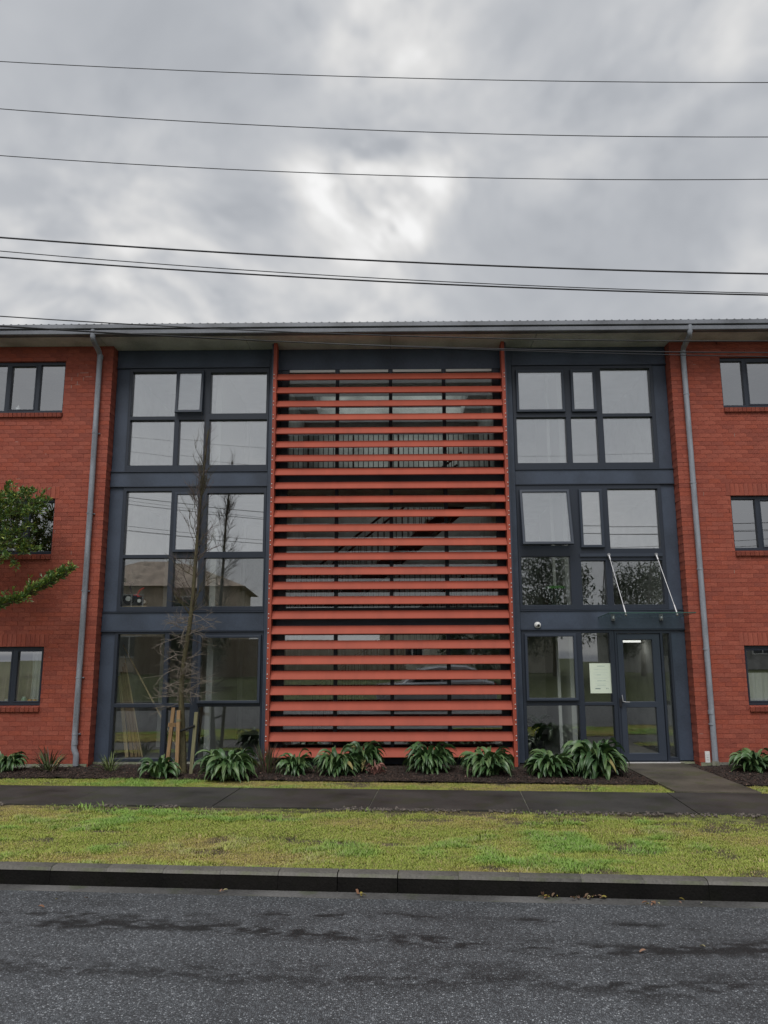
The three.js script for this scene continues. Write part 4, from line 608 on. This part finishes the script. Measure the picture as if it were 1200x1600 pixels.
{ // timber stored in the left ground floor room
  const r = rng(88);
  const lean = (label, x0, y0, z0, x1, y1, z1, w, t, mat) => { const a = V(x0, y0, z0), b = V(x1, y1, z1), L = a.distanceTo(b); const m = mesh('timber_plank', [new THREE.BoxGeometry(w, L, t)], mat); m.position.copy(a).add(b).multiplyScalar(0.5); m.quaternion.setFromUnitVectors(V(0, 1, 0), b.clone().sub(a).normalize()); tag(m, label, 'plank', 'planks behind the left ground floor glass'); };
  lean('long pale batten leaning left behind the left ground floor glass', -3.42, 0.085, -0.42, -4.5, 1.86, -0.5, 0.022, 0.02, M.plank);
  lean('pale wide plank nearest the glass in the leaning bundle', -4.24, 0.085, -0.22, -4.53, 1.35, -0.5, 0.055, 0.02, M.plank);
  lean('dark plank left in the leaning bundle behind the glass', -4.17, 0.085, -0.26, -4.5, 1.42, -0.52, 0.05, 0.02, M.plankDark);
  lean('dark plank in the middle of the leaning bundle', -4.11, 0.085, -0.28, -4.49, 1.5, -0.54, 0.045, 0.02, M.plankDark);
  lean('dark plank right in the leaning bundle behind the glass', -4.06, 0.085, -0.3, -4.48, 1.56, -0.56, 0.04, 0.02, M.plankDark);
  lean('thin pale batten at the right side of the leaning bundle', -4.0, 0.085, -0.24, -4.47, 1.7, -0.5, 0.018, 0.016, M.plank);
}
{ // bins, tricycle and plant on the window floors
  const green = std([0.09, 0.30, 0.06], 0.5), dark = std([0.022, 0.035, 0.032], 0.6);
  const bin = (label, x, y, lid) => { const b = thing('wheelie_bin', label, 'bin', [x, y, -0.4], 0.1); const body = new THREE.CylinderGeometry(0.175, 0.125, 0.5, 4, 1).rotateY(Math.PI / 4).translate(0, 0.28, 0); part('body', body, dark, b); part('lid', [new THREE.BoxGeometry(0.29, 0.03, 0.28).translate(0, 0.545, 0.005), new THREE.BoxGeometry(0.25, 0.02, 0.24).translate(0, 0.565, 0)], lid, b); part('handle', [rod(V(-0.11, 0.52, -0.15), V(0.11, 0.52, -0.15), 0.012)], dark, b); for (const s of [-1, 1]) part('wheel', new THREE.CylinderGeometry(0.05, 0.05, 0.03, 14).rotateZ(Math.PI / 2).translate(s * 0.12, 0.05, -0.1), M.rubber, b); };
  bin('dark bin with bright green lid behind the right first floor glass', 2.72, FL[1], green);
  bin('dark bin with dark lid behind the left first floor glass, beside the bare tree', -3.44, FL[1], std([0.03, 0.035, 0.03], 0.5));
  const red = std([0.62, 0.03, 0.03], 0.4), blue = std([0.02, 0.025, 0.07], 0.5);
  const t = thing('tricycle', 'red toy tricycle behind the left first floor glass', 'tricycle', [-4.27, FL[1], -0.3]);
  const w = (r, x, y, z) => { const g = new THREE.Group(); g.name = 'wheel'; t.add(g); part('tyre', new THREE.TorusGeometry(r * 0.72, r * 0.28, 8, 18).translate(x, y, z), M.rubber, g); part('hub', new THREE.CylinderGeometry(r * 0.42, r * 0.42, 0.03, 14).rotateX(Math.PI / 2).translate(x, y, z + 0.01), M.white, g); };
  t.scale.setScalar(1.2);
  w(0.085, -0.06, 0.3 + 0.02, 0.1); w(0.06, 0.1, 0.3 - 0.01, 0.12); w(0.06, 0.1, 0.29, -0.08);
  part('stand', new THREE.BoxGeometry(0.42, 0.22, 0.34).translate(0, 0.11, 0), M.plank, t);
  part('frame', [tube([V(-0.05, 0.33, 0.08), V(-0.02, 0.37, 0.05), V(0.05, 0.35, 0.03), V(0.12, 0.3, 0.02)], 0.02, 0.018, 7, true), tube([V(0.03, 0.36, 0.04), V(0.07, 0.44, 0.04), V(0.1, 0.46, 0.04), V(0.13, 0.47, 0.04)], 0.014, 0.012, 7, true), tube([V(0.04, 0.36, 0.04), V(0.1, 0.34, 0.06), V(0.13, 0.26, 0.09)], 0.016, 0.014, 7, true)], red, t);
  part('handlebar', [tube([V(-0.03, 0.37, 0.05), V(-0.06, 0.47, 0.05), V(-0.08, 0.54, 0.05)], 0.012, 0.01, 7, true), rod(V(-0.14, 0.54, 0.05), V(-0.03, 0.545, 0.05), 0.012)], blue, t);
  part('seat', new THREE.BoxGeometry(0.1, 0.03, 0.12).translate(-0.01, 0.35, 0.04), blue, t);
  // house plant by the ground floor glass
  const hp = thing('house_plant', 'dark broad leaved pot plant behind the right ground floor glass', 'plant', [2.36, FL[0], -0.5]);
  part('pot', new THREE.CylinderGeometry(0.13, 0.1, 0.22, 18).translate(0, 0.11, 0), M.black, hp);
  const hl = [strap(0.4, 0.16, 1.3, -0.4, 0.2, 6), strap(0.34, 0.15, 0.9, -0.7, 0.2, 6)], hm = leafMat([0.02, 0.045, 0.022]), r = rng(3);
  for (let i = 0; i < 16; i++) { const m = new THREE.Mesh(hl[i % 2], hm); m.name = 'leaf'; m.position.set((r() - 0.5) * 0.08, 0.2 + r() * 0.2, (r() - 0.5) * 0.08); m.rotation.set(0, r() * 6.28, (r() - 0.5) * 0.4); hp.add(m); }
}
{ // things on the sills of the brick wing windows, and curtains
  const cloth = (name, label, x0, x1, y0, y1, z, mat, n, amp, tie = 0) => { const g = grid(n * 8, 10, (u, v) => { const y = lerp(y1, y0, v), pin = 1 - tie * Math.sin(Math.PI * v * 0.9), x = lerp(x0, x1, 0.5 + (u - 0.5) * pin); return [x, y, z + amp * Math.sin(u * n * 6.283 + 1.3 * v + Math.sin(u * 9)) * (0.6 + 0.4 * v)]; }); const m = mesh(name, g, mat, null, true); tag(m, label, 'curtain'); return m; };
  const beige = new THREE.MeshPhysicalMaterial({ color: rgb(0.42, 0.36, 0.31), roughness: 0.95, transmission: 0.1, side: THREE.DoubleSide }), lace = new THREE.MeshPhysicalMaterial({ color: rgb(0.75, 0.78, 0.76), roughness: 0.95, transmission: 0.35, side: THREE.DoubleSide });
  cloth('curtain', 'drawn beige curtain in the left ground floor brick wall window', -6.42, -5.6, 0.93, 1.62, -0.02, beige, 7, 0.022);
  cloth('curtain', 'gathered pale net curtain beside the beige one at left', -5.75, -5.54, 0.96, 1.74, 0.06, lace, 3, 0.015, 0.25);
  cloth('curtain', 'white net half curtain in the right ground floor brick wall window', 5.55, 6.95, 0.93, 1.38, 0.06, lace, 11, 0.02);
  const jar = (name, label, x, y, z, pts, col, cap) => { const j = thing(name, label, name.split('_').pop(), [x, y, z]); part('body', new THREE.LatheGeometry(pts.map((p) => new THREE.Vector2(...p)), 16), std(col, 0.4), j); if (cap) part('cap', new THREE.CylinderGeometry(cap[0], cap[1], cap[2], 14).translate(0, cap[3], 0), std(cap[4], 0.5), j); };
  for (const [s, k] of [[-1, 0], [-1, 1], [-1, 2], [1, 0], [1, 1], [1, 2]]) { const w = wingWindows[s][k]; part('window_board', s < 0 ? box(-w[1], -w[0], w[2], w[2] + 0.035, -0.14, 0.118) : box(w[0], w[1], w[2], w[2] + 0.035, -0.14, 0.118), M.white, bld); }
  const y0 = 5.715; jar('spray_bottle', 'pale bottle with pointed cap on the left top floor window sill', -6.32, y0, 0.06, [[0, 0], [0.045, 0], [0.047, 0.06], [0.04, 0.1], [0.015, 0.125], [0.012, 0.13]], [0.6, 0.63, 0.65], [0.004, 0.014, 0.03, 0.14, [0.7, 0.72, 0.72]]);
  const book = mesh('cream_box', [new THREE.BoxGeometry(0.09, 0.13, 0.05)], std([0.62, 0.5, 0.3], 0.8)); book.position.set(-6.02, y0 + 0.062, 0.05); book.rotation.z = -0.28; tag(book, 'tilted cream box on the left top floor window sill', 'box');
  const y1 = 0.955; jar('green_jar', 'pale green jar on the left ground floor window sill', -5.83, y1, 0.07, [[0, 0], [0.034, 0], [0.04, 0.04], [0.034, 0.075], [0.026, 0.085]], [0.4, 0.6, 0.45], [0.028, 0.028, 0.015, 0.09, [0.6, 0.7, 0.6]]);
  jar('amber_pot', 'amber pot on the left ground floor window sill, left of its pair', -5.735, y1, 0.07, [[0, 0], [0.03, 0], [0.036, 0.03], [0.03, 0.052], [0.024, 0.055]], [0.7, 0.36, 0.08]);
  jar('amber_pot', 'amber pot on the left ground floor window sill, right of its pair', -5.655, y1, 0.07, [[0, 0], [0.028, 0], [0.032, 0.03], [0.026, 0.05], [0.02, 0.053]], [0.7, 0.4, 0.1]);
  jar('white_cup', 'small white cup at the left end of the ground floor window sill', -6.1, y1, 0.07, [[0, 0], [0.026, 0], [0.034, 0.06], [0.03, 0.06]], [0.7, 0.72, 0.72]);
}
{ // leaf litter in the channel and on the road
  const r = rng(414), g = strap(0.07, 0.03, 0.5, -0.6, 0.5, 4), mats = [[0.3, 0.24, 0.04], [0.22, 0.11, 0.06], [0.3, 0.17, 0.11], [0.16, 0.1, 0.06], [0.34, 0.3, 0.16]].map((c) => leafMat(c, { roughness: 0.9 }));
  const heap = (label, s, t, n, ds, dt) => { const p = ST(s, t, t < T_SEAL ? -0.149 : roadY(t)); const h = thing('leaf_litter', label, 'leaves', p); for (let i = 0; i < n; i++) { const m = new THREE.Mesh(g, mats[Math.floor(r() * 5)]); m.name = 'fallen_leaf'; m.position.set((r() - 0.5) * ds, 0.006 + r() * 0.012, (r() - 0.5) * dt); m.rotation.set((r() - 0.5) * 0.8, r() * 6.28, (r() - 0.5) * 0.6); const k = 0.35 + r() * 0.5; m.scale.set(k, k, k); m.castShadow = true; h.add(m); } };
  const at = (px, t) => (px - 600) / 1200 * (12.5 - t) * 1.0 + t * SS * 0 + 0.45;
  heap('yellow leaves caught in the channel, right of centre', at(835, 6.04), 6.03, 9, 0.16, 0.07);
  heap('pinkish brown dead leaves against the kerb, beside the yellow ones', at(880, 6.04), 6.02, 16, 0.26, 0.06);
  heap('dark leaf clump on the channel lip, right of the pinkish leaves', at(970, 6.12), 6.12, 9, 0.12, 0.06);
  heap('few stray leaves in the channel left of centre', at(350, 6.08), 6.07, 4, 0.1, 0.08);
  heap('few stray leaves in the channel under the louvre screen', at(555, 6.08), 6.08, 4, 0.14, 0.06);
  heap('single leaves on the far right of the channel', at(1025, 6.05), 6.05, 3, 0.2, 0.05);
  heap('pale leaves scattered on the seal at left', at(135, 6.5), 6.5, 3, 0.5, 0.3);
  heap('pale leaves scattered on the seal at right', at(1010, 7.1), 7.1, 2, 0.5, 0.2);
  // crumbled soil along the footpath edge
  const list = [], cols = [], Q = new THREE.Quaternion(), e = new THREE.Euler();
  for (let i = 0; i < 4200; i++) { const s = lerp(-7, 7, r()), w = Math.abs(r() + r() - 1), t = T_PATH1 + (r() < 0.3 ? -1 : 1) * w * 0.13 * (0.4 + fbm(s * 2.1, 1, 3, 71)) + 0.03 + (s > 1.5 ? 0.08 * r() : 0), p = ST(s, t); if (fbm(s * 1.7, 5, 3, 73) < 0.47) continue; e.set(r() * 3, r() * 6, r() * 3); const l = 0.006 + r() * r() * 0.03; list.push(new THREE.Matrix4().compose(V(p[0], 0.002 + r() * 0.008, p[2]), Q.setFromEuler(e).clone(), V(l, l * 0.6, l))); const k = 0.5 + r() * 0.9; cols.push(rgb(0.13 * k, 0.11 * k, 0.095 * k)); }
  tag(instanced('soil_crumbs', new THREE.IcosahedronGeometry(0.6, 0), M.chips, list, null, cols), 'loose soil crumbs and grit along the footpath edge', 'soil', null, 'stuff');
}

// ---------------------------------------------------------------- across the street (seen in the window glass)
{
  const r = rng(7070);
  function crownTree(label, s, t, h, rx, ry, n, cols, trunkH = 0.35, leafS = 0.16) {
    const p = ST(s, t, bank(t) - 0.03), tr = thing('street_tree', label, 'tree', p, 0, 'trees across the street');
    part('trunk', [tube([V(0, 0, 0), V(0.05, h * 0.25, 0), V(-0.03, h * 0.5, 0.05), V(0.02, h * 0.8, 0)], 0.05 * h * 0.5, 0.03, 8)], M.bark, tr);
    for (let i = 0; i < 7; i++) { const a = r() * 6.28; part('limb', [tube([V(0, h * (0.3 + 0.3 * r()), 0), V(Math.cos(a) * rx * 0.4, h * 0.62, Math.sin(a) * rx * 0.4), V(Math.cos(a) * rx * 0.75, h * (0.6 + 0.25 * r()), Math.sin(a) * rx * 0.75)], 0.06, 0.015, 5)], M.bark, tr); }
    const list = [], cc = [], Q = new THREE.Quaternion(), e = new THREE.Euler(), cl = [];
    for (let i = 0; i < 34; i++) { const a = r() * 6.28, b = Math.acos(2 * r() - 1), k = 0.55 + 0.45 * r(); cl.push([Math.sin(b) * Math.cos(a) * rx * k, h - ry + Math.cos(b) * ry * k, Math.sin(b) * Math.sin(a) * rx * k, (0.22 + 0.2 * r()) * Math.min(rx, ry)]); }
    for (let i = 0; i < n; i++) { const c = cl[Math.floor(r() * cl.length)], a = r() * 6.28, b = Math.acos(2 * r() - 1), k = c[3] * Math.cbrt(r()); e.set(r() * 6.3, r() * 6.3, r() * 6.3); const s2 = leafS * (0.6 + 0.8 * r()); list.push(new THREE.Matrix4().compose(V(c[0] + Math.sin(b) * Math.cos(a) * k, Math.max(0.25, c[1] + Math.cos(b) * k), c[2] + Math.sin(b) * Math.sin(a) * k), Q.setFromEuler(e).clone(), V(s2, s2, s2))); const b2 = 0.6 + 0.8 * r(); cc.push(rgb(cols[0] * b2, cols[1] * b2, cols[2] * b2)); }
    instanced('crown', leafGeo, foliage, list, tr, cc);
  }
  crownTree('broad dark evergreen across the street, reflected beside the door', 9.5, 23.5, 5.9, 2.3, 2.5, 9000, [0.05, 0.08, 0.035]);
  crownTree('second evergreen across the street, reflected at the canopy rods', 14.2, 24.5, 5.3, 2.2, 2.3, 7000, [0.06, 0.085, 0.03]);
  crownTree('low bushy tree across the street behind the parked car', 5.4, 21.5, 3.2, 1.7, 1.5, 6000, [0.045, 0.075, 0.03]);
  crownTree('drooping dark tree across the street at far left', -11.3, 20.0, 4.0, 1.7, 1.5, 6000, [0.045, 0.07, 0.03]);
  crownTree('round dark tree across the street left of centre', -6.6, 20.5, 3.4, 1.6, 1.5, 6000, [0.05, 0.08, 0.035]);
  crownTree('tall evergreen across the street behind the cream house', 19, 31, 7.2, 3, 3.2, 7000, [0.05, 0.08, 0.04]);
  crownTree('green tree across the street left of the brown house', -18.5, 26, 6.0, 2.4, 2.6, 7000, [0.07, 0.11, 0.03]);
  // plank fence in bays
  const fm = [std([0.45, 0.36, 0.27], 0.95, { map: plyTex }), std([0.38, 0.3, 0.22], 0.95, { map: plyTex }), std([0.5, 0.41, 0.31], 0.95, { map: plyTex })];
  const f = thing('timber_fence', 'brown close boarded timber fence across the street', 'fence'); streetGroup(f);
  const pg = new THREE.BoxGeometry(0.145, 1.7, 0.02); worldUV(flat(pg));
  for (let i = 0; i < 84; i++) { const s = -10 + i * 0.15, m = new THREE.Mesh(pg, fm[Math.floor(r() * 3)]); m.name = 'board'; m.castShadow = true; m.position.set(s, bank(24) + 0.85 + (r() - 0.5) * 0.02, 24); f.add(m); }
  for (const y of [0.4, 1.4]) part('fence_rail', box(-10, 2.6, bank(24) + y - 0.04, bank(24) + y + 0.04, 24.011, 24.06), fm[1], f);
  // houses
  function house(label, s, t, w, d, h, rh, wallM, roofM, rows, chimney) {
    const g = thing('house', label, 'house', ST(s, t, bank(t) - 0.1), -Math.atan(SA), 'houses across the street');
    part('wall', box(-w / 2, w / 2, 0, h, 0, d), wallM, g);
    const o = 0.45, P = [[-w / 2 - o, h, -o], [w / 2 + o, h, -o], [w / 2 + o, h, d + o], [-w / 2 - o, h, d + o], [-w / 2 + d / 2, h + rh, d / 2], [w / 2 - d / 2, h + rh, d / 2]], F = [[0, 1, 5], [0, 5, 4], [1, 2, 5], [2, 3, 4], [2, 4, 5], [3, 0, 4], [0, 3, 2], [0, 2, 1]];
    const gg = new THREE.BufferGeometry(); gg.setAttribute('position', new THREE.Float32BufferAttribute(F.flatMap((q) => [...q].reverse().flatMap((i) => P[i])), 3)); gg.computeVertexNormals(); gg.setAttribute('uv', new THREE.Float32BufferAttribute(new Float32Array(F.length * 6), 2));
    const rf = part('roof', gg, roofM, g); if (chimney) part('chimney', box(-0.4, 0.4, h, h + rh + 0.9, d / 2 - 0.35, d / 2 + 0.35), wallM, rf);
    for (const y of rows) for (let i = 0; i < Math.floor(w / 2.6); i++) { const x = -w / 2 + 1.4 + i * 2.6; const wn = part('window', frameGeo(x - 0.6, x + 0.6, y, y + 1.1, [[x - 0.54, x - 0.03, y + 0.06, y + 1.04], [x + 0.03, x + 0.54, y + 0.06, y + 1.04]], -0.06, 0.08), M.white, g); part('pane', box(x - 0.56, x + 0.56, y + 0.04, y + 1.06, -0.03, -0.015), std([0.03, 0.035, 0.04], 0.08), wn); }
  }
  house('two storey brown brick house across the street with hipped roof', -10.6, 28, 9.5, 7, 4.6, 1.7, std([0.7, 0.58, 0.45], 0.95, { map: patchTex }), std([0.5, 0.4, 0.32], 0.9, { map: patchTex }), [0.8, 3.1], false);
  house('low cream weatherboard house across the street', 6.4, 28.5, 9.0, 7, 2.7, 1.6, std([0.78, 0.73, 0.62], 0.85, { map: patchTex }), std([0.2, 0.19, 0.18], 0.8, { map: patchTex }), [0.9], false);
  house('pale house across the street at far right', 21, 30, 9, 7, 2.7, 1.8, std([0.5, 0.5, 0.48], 0.85, { map: patchTex }), std([0.12, 0.1, 0.1], 0.8, { map: patchTex }), [0.9], false);
  // parked silver hatchback
  const car = thing('parked_car', 'silver hatchback parked across the street, reflected behind the louvres', 'car', ST(2.5, 13.9, roadY(13.9)), -Math.atan(SA));
  const paint = new THREE.MeshPhysicalMaterial({ color: rgb(0.42, 0.43, 0.45), roughness: 0.35, metalness: 0.4, clearcoat: 1, clearcoatRoughness: 0.05 }), dk = std([0.015, 0.017, 0.02], 0.08);
  const side = [[-1.95, 0.32], [-1.98, 0.55], [-1.9, 0.78], [-1.1, 0.86], [1.5, 0.9], [1.85, 0.84], [1.95, 0.6], [1.93, 0.32], [1.55, 0.22], [-1.55, 0.22]], cab = [[-1.15, 0.84], [-0.45, 1.32], [0.1, 1.4], [1.0, 1.36], [1.45, 1.2], [1.72, 0.88]];
  part('body', [profile(side, 1.5, 0.06).translate(0, 0, -0.75)], paint, car); part('roof', [profile(cab, 1.22, 0.06).translate(0, 0, -0.61)], paint, car);
  for (const z of [-0.682, 0.672]) for (const q of [[[-0.85, 0.9], [-0.4, 1.25], [0.15, 1.3], [0.15, 0.9]], [[0.22, 0.9], [0.22, 1.3], [0.95, 1.27], [1.3, 1.12], [1.4, 0.9]]]) part('window', [profile(q, 0.01).translate(0, 0, z)], dk, car);
  for (const x of [-1.2, 1.22]) for (const z of [-0.72, 0.72]) { const w = new THREE.Group(); w.name = 'wheel'; car.add(w); part('tyre', new THREE.TorusGeometry(0.23, 0.075, 10, 24).translate(x, 0.3, z), M.rubber, w); part('rim', new THREE.CylinderGeometry(0.2, 0.2, 0.1, 20).rotateX(Math.PI / 2).translate(x, 0.3, z), M.bolt, w); }
  for (const z of [-0.5, 0.5]) { part('headlight', new THREE.SphereGeometry(0.1, 12, 8).scale(0.7, 0.7, 1.4).translate(-1.95, 0.68, z), M.white, car); part('tail_light', new THREE.BoxGeometry(0.06, 0.22, 0.14).translate(1.97, 0.72, z * 1.2), std([0.4, 0.02, 0.02], 0.3), car); }
}
renderer.render(scene, camera);
